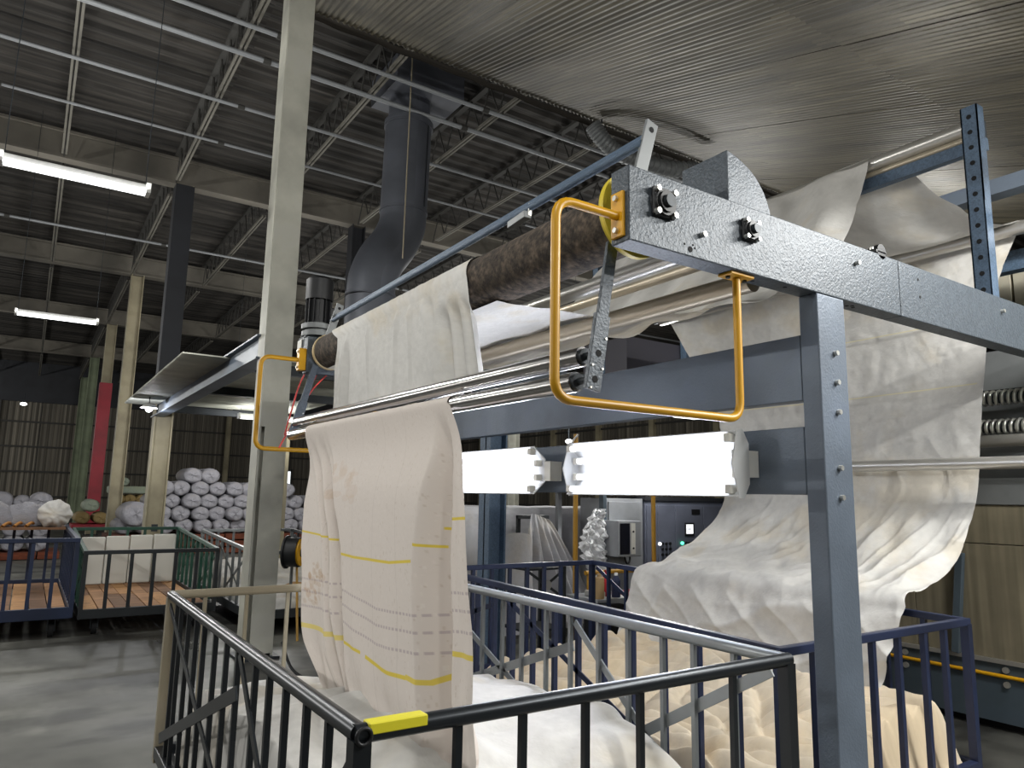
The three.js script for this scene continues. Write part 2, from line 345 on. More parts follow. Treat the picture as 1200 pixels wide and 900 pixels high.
// ---------------------------------------------------------------- lamps
function rect(parent, pos, look, w, h, power, color = 0xfbfaf6) {
  const l = new THREE.RectAreaLight(color, power, w, h), o = originOf(parent); l.name = 'lamp_light';
  l.position.set(pos[0] - o.x, pos[1] - o.y, pos[2] - o.z); parent.add(l); l.lookAt(look[0], look[1], look[2]); l.castShadow = true; return l;
}
function hangingStrip(label, x, y, z, top, power = STRIP, along = 'x', up = 0.6) {
  const t = thing('hanging_strip_light', label, 'light', [x, y, z]), L = 1.2, turn = g => along === 'x' ? g : g.translate(-x, 0, -z).rotateY(Math.PI / 2).translate(x, 0, z);
  part(t, 'housing', turn(bx(x - L / 2, x + L / 2, y + 0.03, y + 0.09, z - 0.03, z + 0.03, 0.01)), M.white);
  for (const s of [-1, 1]) part(t, 'tube', turn(cyl([x - L / 2 + 0.02, y + 0.01, z + s * 0.042], [x + L / 2 - 0.02, y + 0.01, z + s * 0.042], 0.019, 12)), M.glowTube);
  for (const s of [-1, 1]) part(t, 'end_cap', turn(bx(x + s * L / 2 - 0.02, x + s * L / 2 + 0.02, y - 0.01, y + 0.09, z - 0.08, z + 0.08)), M.white);
  for (const s of [-1, 1]) part(t, 'suspension_wire', turn(cyl([x + s * L * 0.48, y + 0.09, z], [x + s * L * 0.48, top, z], 0.004, 5)), M.darkSteel);
  const w = along === 'x' ? [L, 0.14] : [0.14, L], q = (k, e) => along === 'x' ? [x, y + e, z + k] : [x + k, y + e, z];
  rect(t, [x, y - 0.025, z], [x + 0.001, y - 2, z + 0.001], w[0], w[1], power * 0.4);
  for (const s of [-1, 1]) rect(t, q(s * 0.085, 0.01), q(s * 2, 0.01 + up), L, 0.05, power * 2.2);   // the bare tubes shine sideways and up past the narrow housing
  return t;
}
hangingStrip('two-tube strip light hanging on wires at upper left, larger of the two', 0.105, 4.5, -7.68, 8.2);
hangingStrip('smaller two-tube strip light hanging farther back at left', 0.15, 4.5, -14.55, 8.2);
hangingStrip('strip light glowing under the shelter roof behind the white column', 3.75, 2.95, -13.9, 3.18, 12);
hangingStrip('strip light hanging above and left of the photographer', 0.105, 4.5, -0.8, 8.2, STRIP * 0.85);
hangingStrip('strip light hanging well behind the photographer', 0.105, 4.5, 6.1, 8.2);
hangingStrip('strip light hanging over the aisle on the far left', -5.2, 4.5, -1.8, 8.2, STRIP * 1.2, 'z');
hangingStrip('strip light hanging over the left aisle, deeper in the hall', -5.2, 4.5, -7.7, 8.2, STRIP * 2, 'z');
hangingStrip('strip light hanging deep in the left aisle of the hall', -7.2, 4.5, -14.6, 8.2);
hangingStrip('strip light hanging under the canopy at the right edge of the hall', 7.9, 3.9, 0.3, 4.5, STRIP * 1.3, 'x', -0.9);
hangingStrip('strip light hanging under the canopy behind the photographer', 4.2, 3.7, 1.2, 4.25, STRIP * 1.2, 'x', -0.9);
hangingStrip('strip light hanging in the middle of the hall beyond the machine', 9.2, 4.5, -21.0, 8.2, STRIP);
for (const [i, z] of [-21.5, -28.4, -35.3, -42.2].entries()) hangingStrip(`strip light of the far left aisle, ${ORD[i]} beyond the shelter`, -7.2, 4.5, z, 8.2, STRIP * 2.2);
hangingStrip('strip light hanging under the canopy above the right of the photographer', 4.5, 3.6, -0.5, 4.75, STRIP * 1.0, 'z', -0.9);
hangingStrip('strip light hanging low behind the upper crossbeam', 6.4, 2.62, -6.28, 3.1, STRIP * 0.8);
hangingStrip('strip light hanging behind the shelter roof in front of the bales', 4.3, 3.6, -17, 8.2, STRIP * 1.1);
hangingStrip('strip light hanging far off, behind the upper crossbeam', 10.6, 3.6, -14, 8.2, STRIP * 1.5);
hangingStrip('strip light hanging farthest off, behind the upper crossbeam', 15.0, 4.55, -20, 8.2, STRIP * 2);
hangingStrip('strip light hanging behind the dryer at the right', 12.0, 4.5, -7.6, 8.2, STRIP);
{ // pendant under the shelter roof
  const t = thing('pendant_lamp', 'small white pendant lamp under the end of the shelter roof', 'light', [1.62, 3.0, -13.8]);
  part(t, 'shade', cyl([1.62, 3.0, -13.8], [1.62, 3.08, -13.8], 0.14, 20, 0.05), M.white);
  part(t, 'bulb', new THREE.SphereGeometry(0.06, 12, 8).translate(1.62, 2.99, -13.8), M.glowTube);
  part(t, 'stem', cyl([1.62, 3.08, -13.8], [1.62, 3.2, -13.8], 0.01, 6), M.darkSteel);
  const l = new THREE.PointLight(0xf3f6ff, 0.7); l.name = 'lamp_light'; l.position.set(0, -0.1, 0); l.castShadow = true; t.add(l);
}
for (const [lab, x, y, z] of [['tiny bright lamp near the top of the back wall at far left', -0.55, 5.7, -43], ['tiny bright lamp seen between the crossbeams above the gap of the tube banks', 15.7, 3.55, -20]]) {
  const t = thing('wall_lamp', lab, 'light', [x, y, z]);
  part(t, 'lens', new THREE.SphereGeometry(0.1, 12, 8).scale(1.5, 0.8, 1).translate(x, y, z), M.glowTube);
  part(t, 'lamp_stem', cyl([x, y + 0.05, z], [x, y + 0.5, z], 0.03, 6), M.darkSteel);
}
// tube banks on the light beam: four tubes, a winged reflector and end plates, facing the cloth
function tubeBank(label, z0, z1, litPower, plates = [z0, z1]) {        // z0 nearer, z1 farther; back at x = 2.77
  const yc = 1.765, t = thing('tube_light_bank', label, 'light', [2.7, yc, (z0 + z1) / 2]);
  const prof = [[-0.145, 2.615], [-0.07, 2.70], [0.07, 2.70], [0.145, 2.615]];
  for (let i = 0; i < 3; i++) {
    const [a, b] = [prof[i], prof[i + 1]];
    part(t, 'reflector', bar([(a[1] + b[1]) / 2, yc + (a[0] + b[0]) / 2, z0], [(a[1] + b[1]) / 2, yc + (a[0] + b[0]) / 2, z1], 0.006, Math.hypot(b[0] - a[0], b[1] - a[1]) + 0.004, V(b[1] - a[1], b[0] - a[0], 0)), M.reflector);
  }
  part(t, 'spine', bx(2.70, 2.77, yc - 0.06, yc + 0.06, z0, z1), M.white);
  for (const y of [-0.115, -0.045, 0.045, 0.115]) {
    const x = Math.abs(y) > 0.1 ? 2.61 : 2.66;
    const tb = part(t, 'tube', cyl([x, yc + y, z0 - 0.05], [x, yc + y, z1 + 0.05], 0.0165, 12), M.bankTube);
    for (const z of [z0 - 0.035, z1 + 0.035]) part(tb, 'lamp_holder', bx(x - 0.016, x + 0.03, yc + y - 0.02, yc + y + 0.02, z - 0.018, z + 0.018, 0.006), M.offWhite);
  }
  for (const z of plates) {
    const s = new THREE.Shape(); s.moveTo(2.585, yc); s.lineTo(2.63, yc + 0.155); s.lineTo(2.66, yc + 0.155); s.lineTo(2.70, yc + 0.09); s.lineTo(2.70, yc - 0.09); s.lineTo(2.66, yc - 0.155); s.lineTo(2.63, yc - 0.155); s.closePath();
    part(t, 'end_plate', new THREE.ExtrudeGeometry(s, { depth: 0.008, bevelEnabled: false }).translate(0, 0, z - 0.004), M.reflector);
  }
  rect(t, [2.575, yc, (z0 + z1) / 2], [0, yc, (z0 + z1) / 2], Math.abs(z1 - z0) - 0.06, 0.27, litPower, 0xeaf0ff);
  return t;
}
tubeBank('bright four-tube light bank right of the hanging cloth, end plate towards the post', -2.13, -3.35, BANK);
{
  const b = tubeBank('bright tube light bank partly hidden behind the hanging cloth', -3.68, -4.9, BANK, [-4.9]);
  part(b, 'mounting_bracket', bx(2.68, 2.77, 1.7, 1.82, -3.66, -3.6), M.offWhite);
}
for (const [z0, z1, l] of [[-2.2, -3.4, 'nearer'], [-3.7, -4.9, 'farther']]) {   // battens behind the crossbeam, facing the chute cloth
  const t = thing('tube_batten', `single tube batten on the back of the upper crossbeam, ${l} of two`, 'light', [2.88, 2.16, (z0 + z1) / 2]);
  part(t, 'housing', bx(2.851, 2.885, 2.13, 2.19, z1, z0, 0.006), M.white);
  part(t, 'tube', cyl([2.905, 2.16, z0 - 0.03], [2.905, 2.16, z1 + 0.03], 0.014, 12), M.glowTube);
  for (const z of [z0 - 0.02, z1 + 0.02]) part(t, 'lamp_holder', bx(2.885, 2.92, 2.14, 2.18, z - 0.015, z + 0.015), M.offWhite);
  rect(t, [2.922, 2.16, (z0 + z1) / 2], [5, 0.4, (z0 + z1) / 2], 1.15, 0.05, 12, 0xeaf0ff);
}
solo('white_cable', 'short white cable hanging between the two tube light banks', 'cable', tube([[2.755, 1.98, -3.42], [2.74, 1.93, -3.46], [2.72, 1.83, -3.42], [2.69, 1.79, -3.36]], 0.006), M.white);

// ---------------------------------------------------------------- the inspection machine: frame
const ZN = -1.8, ZNB = -1.896, ZFAR = -5.46;
const frame = thing('machine_frame', 'grey-blue hammered steel machine frame with overhead beam, post and crossbeams around the cloth', 'machine frame', [3.2, 0, -3.6]);
function hexBolt(parent, p, dir, r = 0.011, h = 0.012) { const q = [p[0] + dir[0] * h, p[1] + dir[1] * h, p[2] + dir[2] * h]; return part(parent, 'bolt', cyl(p, q, r, 6), M.bolt); }
function hole(parent, p, dir, r = 0.007) { const q = [p[0] + dir[0] * 0.0015, p[1] + dir[1] * 0.0015, p[2] + dir[2] * 0.0015]; return part(parent, 'bolt_hole', cyl(p, q, r, 10), M.blackMatte); }
const nb = part(frame, 'overhead_beam', bx(1.676, 3.46, 2.502, 2.785, ZNB, ZN, 0.006), M.greySteel);
part(frame, 'overhead_beam', bx(3.463, 8.4, 2.502, 2.785, ZNB, ZN, 0.006), M.greySteel);
part(frame, 'overhead_beam', bx(1.676, 8.4, 2.502, 2.785, ZFAR, ZFAR + 0.096, 0.006), M.greySteel);
const post = part(frame, 'front_post', bx(2.773, 2.977, 0, 2.502, -1.892, ZN, 0.008), M.slateSteel);
part(frame, 'rear_post', bx(2.773, 2.977, 0, 2.502, ZFAR, ZFAR + 0.092, 0.008), M.slateSteel);
part(frame, 'base_plate', bx(2.70, 3.05, 0, 0.015, -1.97, -1.72), M.slateSteel);
for (const z of [ZN, ZFAR]) part(frame, 'end_post', bx(8.15, 8.35, 0, 2.5, z - 0.09, z), M.slateSteel);
part(frame, 'crossbeam', bx(2.775, 2.85, 2.036, 2.328, ZFAR + 0.09, -1.892, 0.006), M.slateSteel, 'deep upper crossbeam');
part(frame, 'crossbeam', bx(2.775, 2.85, 1.63, 1.922, ZFAR + 0.09, -1.892, 0.006), M.slateSteel, 'lower crossbeam that carries the tube light banks');
for (const [x, y] of [[2.885, 2.245], [2.885, 2.115], [2.885, 1.985], [2.875, 1.745], [2.875, 1.62]]) hexBolt(post, [x, y, ZN], [0, 0, 1], 0.012, 0.016);
for (const [x, y] of [[2.05, 2.60], [3.09, 2.695], [4.55, 2.7]]) hexBolt(nb, [x, y, ZN], [0, 0, 1], 0.011, 0.02);
for (const [x, y, r] of [[1.985, 2.51, 0.012], [1.955, 2.525, 0.004], [2.0, 2.53, 0.004], [2.01, 2.52, 0.004], [3.64, 2.70, 0.008], [3.65, 2.61, 0.008], [4.92, 2.69, 0.008], [4.92, 2.60, 0.008]]) hole(nb, [x, y + 0.02, ZN], [0, 0, 1], r);
for (const [x, z] of [[2.42, -1.86], [2.6, -1.835], [3.08, -1.85], [3.13, -1.85], [3.1, -1.835]]) hole(nb, [x, 2.502, z], [0, -1, 0], 0.009);
hole(nb, [1.676, 2.69, -1.85], [-1, 0, 0], 0.008);
for (const [y, z] of [[1.80, -3.50], [1.80, -3.53], [1.73, -3.53]]) hole(frame, [2.775, y, z], [-1, 0, 0], 0.006);
// flange bearings on the beam face
for (const [x, y, s] of [[1.838, 2.672, 1], [2.322, 2.677, 0.8]]) {
  const b = part(frame, 'flange_bearing', merge([cyl([x, y, ZN], [x, y, ZN + 0.026], 0.058 * s, 28, 0.05 * s), bx(x - 0.056 * s, x + 0.056 * s, y - 0.056 * s, y + 0.056 * s, ZN, ZN + 0.018, 0.018), cyl([x, y, ZN + 0.026], [x, y, ZN + 0.036], 0.04 * s, 24)]), M.black);
  part(b, 'shaft_end', cyl([x, y, ZN + 0.02], [x, y, ZN + 0.05], 0.024 * s, 20), M.darkSteel);
  for (const [dx, dy] of [[-1, 1], [1, 1], [-1, -1], [1, -1]]) hexBolt(b, [x + dx * 0.043 * s, y + dy * 0.043 * s, ZN + 0.012], [0, 0, 1], 0.012 * s, 0.022);
}
{ const b = part(frame, 'flange_bearing', merge([cyl([3.32, 2.80, -1.85], [3.32, 2.80, -1.80], 0.038, 16), bx(3.27, 3.37, 2.783, 2.81, -1.88, -1.80, 0.01)]), M.black);
  hexBolt(b, [3.285, 2.81, -1.83], [0, 1, 0]); hexBolt(b, [3.355, 2.81, -1.83], [0, 1, 0]); }
// yellow bump handles at the two beam ends
for (const [z, dx, lab] of [[-1.85, 0, 'near yellow tubular handle loop'], [-5.41, -0.04, 'far yellow tubular handle loop']]) {
  const h = part(frame, 'handle_loop', tube([[1.672 + dx, 2.60, z], [1.39 + dx, 2.60, z], [1.39 + dx, 1.915, z], [2.305 + dx, 1.915, z], [2.305 + dx, 2.49, z]], 0.0165, 0.075, 14, 120), M.yellow, lab);
  const pl = part(h, 'handle_plate', bx(1.662 + dx, 1.676 + (dx ? 0 : 0), 2.52, 2.69, z - 0.032, z + 0.032, 0.004), M.yellow);
  part(h, 'handle_plate', bx(2.235 + dx, 2.375 + dx, 2.489, 2.502, z - 0.035, z + 0.035, 0.004), M.yellow);
  for (const y of [2.545, 2.665]) part(h, 'bolt', cyl([1.662 + dx, y, z], [1.65 + dx, y, z], 0.011, 6), M.bolt);
  for (const x of [2.255, 2.355]) part(h, 'bolt', cyl([x + dx, 2.489, z], [x + dx, 2.48, z], 0.01, 6), M.darkSteel);
}
// quarter-round drive hood on top of the near beam
{
  const s = new THREE.Shape(); s.moveTo(2.345, 2.74); s.lineTo(2.345, 3.075); s.quadraticCurveTo(2.56, 3.04, 2.615, 2.87); s.quadraticCurveTo(2.63, 2.80, 2.62, 2.74); s.closePath();
  const h = part(frame, 'drive_hood', worldUV(new THREE.ExtrudeGeometry(s, { depth: 0.25, bevelEnabled: true, bevelSize: 0.003, bevelThickness: 0.003, bevelSegments: 2, curveSegments: 24 }).translate(0, 0, -2.16)), M.greySteel);
  part(h, 'cable_opening', bx(2.341, 2.343, 2.86, 2.94, -2.14, -2.07), M.blackMatte);
}
// tension rod with its flat bar brackets
for (const z of [-1.90, -5.30]) {
  const b = part(frame, 'rod_bracket', bar([1.80, 2.74, z], [1.893, 3.055, z], 0.014, 0.058, V(1, 0, 0)), M.plate, 'flat steel bar bracket with a hole');
  part(b, 'bolt_hole', cyl([1.884, 3.02, z + 0.0075], [1.884, 3.02, z + 0.0085], 0.012, 12), M.blackMatte);
}
part(frame, 'tension_rod', merge([cyl([1.868, 2.985, -1.90], [1.875, 2.957, -5.33], 0.02, 12), cyl([1.835, 2.95, -1.90], [1.842, 2.922, -5.33], 0.017, 12)]), M.blueSteel);
// swing arms for the guide rollers
for (const [z, A, B] of [[-1.99, [1.765, 2.56], [1.665, 1.985]], [-5.33, [1.735, 2.56], [1.585, 1.99]]]) {
  const at = t => [lerp(A[0], B[0], t), lerp(A[1], B[1], t), z];
  const arm = part(frame, 'swing_arm', bar(at(0), at(0.62), 0.016, 0.05, V(1, 0, 0)), M.greySteel);
  const pl = part(arm, 'roller_plate', bar(at(0.5), at(1), 0.02, 0.068, V(1, 0, 0)), M.greySteel);
  for (const t of [0.76, 0.93]) part(arm, 'shaft_hole', cyl([at(t)[0], at(t)[1], z + 0.010], [at(t)[0], at(t)[1], z + 0.0115], 0.013, 14), M.blackMatte);
  for (const [t, o] of [[0.66, 0.024], [0.84, -0.022], [0.86, 0.026], [0.985, -0.016]]) part(arm, 'screw', cyl([at(t)[0] + o, at(t)[1], z + 0.009], [at(t)[0] + o, at(t)[1], z + 0.015], 0.005, 6), M.bolt);
}
// tall perforated upright on the beam, its rail and the roller that lifts the cloth
{
  const u = thing('roller_stand', 'perforated dark steel upright standing on the overhead beam, carrying a high crossrail', 'stand', [4.64, 2.785, -1.9]);
  for (const [zf, zb] of [[-1.854, -1.95], [-5.39, -5.486]]) part(u, 'channel_upright', merge([bx(4.598, 4.606, 2.785, 4.03, zb, zf), bx(4.598, 4.682, 2.785, 4.03, zf - 0.008, zf), bx(4.598, 4.682, 2.785, 4.03, zb, zb + 0.008)]), M.blueSteel);
  for (let y = 2.86; y < 4.0; y += 0.1) part(u, 'hole', cyl([4.598, y, -1.902], [4.5965, y, -1.902], 0.015, 12), M.blackMatte);
  part(u, 'crossrail', bx(4.68, 4.74, 3.765, 3.845, -5.40, -1.862, 0.004), M.blueSteel);
  part(u, 'roller_bracket', bx(4.66, 4.76, 3.84, 3.97, -1.90, -1.875), M.darkSteel);
}
function roller(label, p, q, r, mat, opts = {}) {
  const t = thing('guide_roller', label, 'roller', [(p[0] + q[0]) / 2, (p[1] + q[1]) / 2, (p[2] + q[2]) / 2]);
  part(t, 'roller_shell', cyl(p, q, r, 28), mat);
  const d = V(q[0] - p[0], q[1] - p[1], q[2] - p[2]).normalize();
  for (const [e, s] of [[p, -1], [q, 1]]) {
    const a = k => [e[0] + d.x * k * s, e[1] + d.y * k * s, e[2] + d.z * k * s];
    part(t, 'shaft', cyl(a(-0.01), a(opts.stub ?? 0.06), r * 0.35, 12), M.darkSteel);
    if (opts.collar) part(t, 'collar', cyl(a(-0.002), a(0.018), r * 0.8, 20), M.darkSteel);
  }
  return t;
}
roller('long chrome guide roller on the swing arms, upper of the pair over the cloth', [1.69, 2.124, -2.07], [1.605, 2.108, -5.27], 0.038, M.chrome, { collar: 1, stub: 0.07 });
roller('long chrome guide roller on the swing arms, lower of the pair, under the cloth', [1.657, 2.024, -2.07], [1.572, 2.014, -5.27], 0.038, M.chrome, { collar: 1, stub: 0.07 });
roller('chrome roller behind the brown drum, level with the small bearing', [2.322, 2.677, -1.92], [2.322, 2.677, -5.36], 0.04, M.dullChrome, { stub: 0.03 });
roller('beige smooth roller carrying the sagging cloth below the overhead beam', [2.50, 2.53, -1.92], [2.45, 2.53, -5.36], 0.047, std(0xb3a894, 0.35, 0.5), { stub: 0.03 });
roller('narrow beige roller just behind the chrome roller under the overhead beam', [2.60, 2.72, -1.92], [2.60, 2.72, -5.36], 0.026, std(0xb3a894, 0.35, 0.5), { stub: 0.03 });
roller('bright roller at the top of the perforated upright lifting the cloth to the canopy', [4.715, 3.945, -1.93], [4.715, 3.945, -5.36], 0.05, M.dullChrome, { collar: 1, stub: 0.03 });
roller('thin beige tube directly under the bright top roller', [4.715, 3.872, -1.93], [4.715, 3.872, -5.36], 0.024, std(0xb3a894, 0.35, 0.4), { stub: 0.03 });
roller('silver roller behind the upright where the cloth turns down towards the chute', [5.30, 3.42, -1.2], [5.30, 3.42, -5.22], 0.045, M.dullChrome, { stub: 0.1 });
{ // brown covered winding drum
  const t = thing('winding_drum', 'large brown rough-covered winding drum with the cloth hanging over it', 'drum', [1.84, 2.672, -3.65]);
  part(t, 'drum_shell', cyl([1.84, 2.672, -1.98], [1.84, 2.672, -5.3], 0.132, 48), M.drum);
  part(t, 'flange_disc', cyl([1.835, 2.672, -1.93], [1.835, 2.672, -1.955], 0.168, 48), M.paleYellow, 'pale yellow guard disc at the near end');
  part(t, 'end_ring', cyl([1.84, 2.672, -5.3], [1.84, 2.672, -5.33], 0.14, 48), std(0xc9b48a, 0.6), 'tan end ring');
  part(t, 'axle', cyl([1.84, 2.672, -1.9], [1.84, 2.672, -1.98], 0.03, 16), M.darkSteel);
}
{ // gear motor at the far end of the drum
  const t = thing('gear_motor', 'black vertical gear motor at the far end of the brown drum', 'motor', [1.79, 2.55, -5.6]), x = 1.86, z = -5.72;
  part(t, 'gearbox', merge([bx(1.73, 1.93, 2.56, 2.86, z - 0.1, z + 0.1, 0.03), cyl([1.80, 2.70, z + 0.08], [1.80, 2.70, -5.42], 0.09, 24)]), M.darkSteel);
  part(t, 'adapter_flange', merge([cyl([x, 2.86, z], [x, 2.90, z], 0.125, 28), cyl([x, 2.92, z], [x, 2.96, z], 0.13, 28), cyl([x, 2.86, z], [x, 2.97, z], 0.1, 24)]), M.plate);
  const fins = [cyl([x, 2.96, z], [x, 3.2, z], 0.086, 24)];
  for (let k = 0; k < 14; k++) { const a = k / 14 * 2 * Math.PI; fins.push(bar([x + Math.cos(a) * 0.095, 2.97, z + Math.sin(a) * 0.095], [x + Math.cos(a) * 0.095, 3.2, z + Math.sin(a) * 0.095], 0.006, 0.026, V(Math.cos(a), 0, Math.sin(a)))); }
  part(t, 'finned_body', merge(fins), M.black);
  part(t, 'fan_cowl', merge([cyl([x, 3.17, z], [x, 3.34, z], 0.112, 28), cyl([x, 3.34, z], [x, 3.365, z], 0.112, 28, 0.085)]), M.black);
  part(t, 'terminal_box', bx(x + 0.08, x + 0.17, 3.02, 3.12, z - 0.05, z + 0.05, 0.01), M.black);
  part(t, 'name_plate', bx(1.722, 1.728, 2.72, 2.82, z - 0.06, z + 0.04), M.offWhite);
}
for (const [i, pts] of [[[1.76, 2.62, -5.5], [1.66, 2.42, -5.45], [1.60, 2.2, -5.42], [1.55, 2.02, -5.38]], [[1.90, 2.56, -5.4], [1.75, 2.38, -5.42], [1.65, 2.18, -5.42], [1.60, 2.05, -5.38]], [[1.82, 2.58, -5.45], [1.72, 2.36, -5.44], [1.62, 2.12, -5.44], [1.52, 1.92, -5.40]]].entries())
  solo('red_cable', `thin red cable running down from the gear motor to the roller ends, ${['leftmost of three', 'rightmost of three', 'middle of three'][i]}`, 'cable', tube(pts, 0.006), M.redWire, 'red cables by the gear motor');
{ // small sensor above the drum
  const t = thing('edge_sensor', 'small grey sensor box on a clip just above the brown drum', 'sensor', [1.84, 2.9, -2.9]);
  part(t, 'sensor_body', bar([1.82, 2.905, -2.64], [1.83, 2.90, -2.8], 0.04, 0.035), M.plate);
  part(t, 'clip', bar([1.83, 2.9, -2.64], [1.835, 2.96, -2.64], 0.006, 0.02, V(1, 0, 0)), M.bolt);
}

// ---------------------------------------------------------------- cloth
// the front web: over the drum, down behind the upper roller, over the lower roller and into the near cart
const front = thing('hanging_cloth', 'long off-white cotton cloth hanging from the brown drum over chrome rollers into the near cart', 'cloth', [1.6, 0.5, -3.6]);
{
  const zr = y => table([[0.45, -2.05], [0.755, -2.10], [0.89, -2.21], [1.116, -2.33], [1.28, -2.44], [1.53, -2.6], [2.06, -2.95], [2.16, -2.80], [2.5, -2.93], [2.82, -3.04], [3, -3.06]], y);
  const zlL = y => table([[0.45, -2.5], [0.6, -2.95], [0.64, -3.23], [0.69, -3.57], [0.83, -3.9], [1.05, -4.23], [1.276, -4.48], [1.53, -4.68], [1.98, -4.86], [2.1, -4.88]], y);
  const zlU = y => table([[2.1, -4.66], [2.67, -4.78], [2.82, -5.13], [3, -5.13]], y);
  // pleats: u from the right edge (0) to the left edge (1); positive = towards the camera
  const pleat = (u, lo) => lo
    ? (() => { const uL = lerp(0.81, 0.6, ss(0, 0.5, lo)), uR = lerp(0.085, 0.175, ss(0, 0.6, lo));
      return 0.07 * (ss(uR - 0.012, uR + 0.012, u) - ss(uL - 0.03, uL + 0.02, u)) - 0.085 * (ss(uR * 0.42, uR * 0.56, u) - ss(uR * 0.84, uR * 0.97, u))
        + 0.03 * Math.sin((u - uL) * 75) * ss(uL, uL + 0.03, u) * (1 - ss(uL + 0.14, uL + 0.24, u)) + 0.006 * Math.sin(u * 95) * (1 - ss(0.02, 0.12, u)); })()
    : -0.05 * (ss(0.0, 0.05, u) - ss(0.17, 0.215, u)) + 0.045 * (1 - 1.7 * Math.pow(Math.abs(Math.sin(u * 46 + 0.4)), 0.6)) * (1 - ss(0.15, 0.2, u)) + 0.02 * Math.sin(u * 120) * ss(0.84, 0.9, u);
  const upper = sheet((u, v) => {
    let x, y, nx = 1, ny = 0; const th = lerp(-0.5, Math.PI, v / 0.35);       // round the drum, back to front
    const hang = v > 0.35, t = hang ? (v - 0.35) / 0.65 : 0;
    const rad = 0.140;
    if (!hang) { x = 1.84 + rad * Math.cos(th); y = 2.672 + rad * Math.sin(th); nx = -Math.cos(th); ny = -Math.sin(th); }
    else { y = 2.672 - t * 0.58; x = lerp(1.70, 1.668, t); }
    const z = lerp(zr(y), zlU(y), u), k = hang ? ss(0.1, 0.42, t) : 0;
    const crease = (c, w, sl) => Math.exp(-(((u - c - sl * t) / w) ** 2));
    const f = (hang ? 0.026 * Math.exp(-t * 1.5) * ss(0, 0.16, t) * (crease(0.27, 0.012, -0.05) + crease(0.36, 0.01, 0.03) + crease(0.45, 0.012, 0.06) - crease(0.23, 0.02, -0.03) + 0.7 * crease(0.7, 0.01, 0.01) + crease(0.9, 0.012, 0)) : 0) + k * (pleat(u, false) + 0.012 * fbm(u * 6, y * 1.2, 3) * (0.3 + t)) + (hang ? 0 : 0.004 * Math.abs(N(u * 22, 3)));
    const xf = lerp(x, 0.0 + x, 1) - f * nx * (hang ? 1 : 0) + (hang ? 0 : -f * nx);
    return [Math.min(xf, hang ? 1.8 : 9), y + (hang ? 0 : 0.006 * Math.abs(N(u * 20, 1))), z];
  }, 150, 90, 2.1, 1.1);
  part(front, 'upper_drape', upper, M.cloth);
  // printed marks of the lower drape
  const c = document.createElement('canvas'); c.width = 1024; c.height = 1024; const g = c.getContext('2d');
  g.fillStyle = '#d2c9c1'; g.fillRect(0, 0, 1024, 1024);
  for (let i = 0; i < 5200; i++) { const a = rnd(); g.fillStyle = `rgba(${a < 0.5 ? '120,95,65' : '250,246,238'},${0.04 + 0.1 * rnd()})`; g.fillRect(rnd() * 1024, rnd() * 1024, 1 + rnd() * 2.5, 1 + rnd() * 9); }
  const U = u => (u) * 1024, W = v => (1 - v) * 1024;      // canvas row for sheet v (flipY)
  const blot = (u, v, r, col) => { for (let i = 0; i < 26; i++) { g.fillStyle = col; g.beginPath(); g.ellipse(U(u) + (rnd() - 0.5) * r * 2.4, W(v) + (rnd() - 0.5) * r, r * (0.1 + 0.25 * rnd()), r * (0.06 + 0.18 * rnd()), 0, 0, 7); g.fill(); } };
  blot(0.85, 0.60, 60, 'rgba(140,95,45,0.13)'); blot(0.9, 0.66, 55, 'rgba(140,95,45,0.10)'); blot(0.66, 0.3, 120, 'rgba(160,130,95,0.08)'); blot(0.2, 0.9, 60, 'rgba(150,110,70,0.05)');
  const line = (pts, col, w, dash) => { g.strokeStyle = col; g.lineWidth = w; g.setLineDash(dash || []); g.beginPath(); pts.forEach(([u, v], i) => i ? g.lineTo(U(u), W(v)) : g.moveTo(U(u), W(v))); g.stroke(); };
  const Y1 = 'rgba(214,188,52,0.85)';
  line([[0, 0.39], [0.075, 0.395]], Y1, 7); line([[0.08, 0.43], [0.13, 0.42]], Y1, 7); line([[0.135, 0.465], [0.17, 0.46]], Y1, 7);
  line([[0.18, 0.50], [0.28, 0.512], [0.4, 0.515], [0.5, 0.518], [0.6, 0.515]], Y1, 7); line([[0.62, 0.50], [0.68, 0.495]], Y1, 7); line([[0.69, 0.485], [0.85, 0.478], [1, 0.475]], Y1, 6);
  for (const off of [-0.12, -0.085, -0.045]) line([[0, 0.67 + off], [0.1, 0.68 + off], [0.15, 0.735 + off], [0.35, 0.745 + off], [0.5, 0.735 + off], [0.62, 0.725 + off], [0.8, 0.735 + off], [1, 0.745 + off]], 'rgba(150,135,140,0.45)', 6, [9, 5]);
  line([[0, 0.67], [0.1, 0.675], [0.13, 0.72], [0.17, 0.745], [0.22, 0.74]], 'rgba(214,188,52,0.75)', 10); line([[0.22, 0.742], [0.33, 0.745], [0.42, 0.735]], Y1, 8); line([[0.45, 0.732], [0.62, 0.728]], Y1, 7); line([[0.68, 0.74], [1, 0.75]], 'rgba(220,200,100,0.8)', 12);
  for (let i = 0; i < 5; i++) line([[0.2 + i * 0.14 + rnd() * 0.05, 0], [0.2 + i * 0.14 + rnd() * 0.06, 1]], 'rgba(120,110,100,0.12)', 2);
  const ct = new THREE.CanvasTexture(c); ct.colorSpace = THREE.SRGBColorSpace; ct.flipY = true;
  const mat = std(0xffffff, 0.92, 0, { map: ct, side: THREE.DoubleSide, bumpMap: weave, bumpScale: 0.003 });
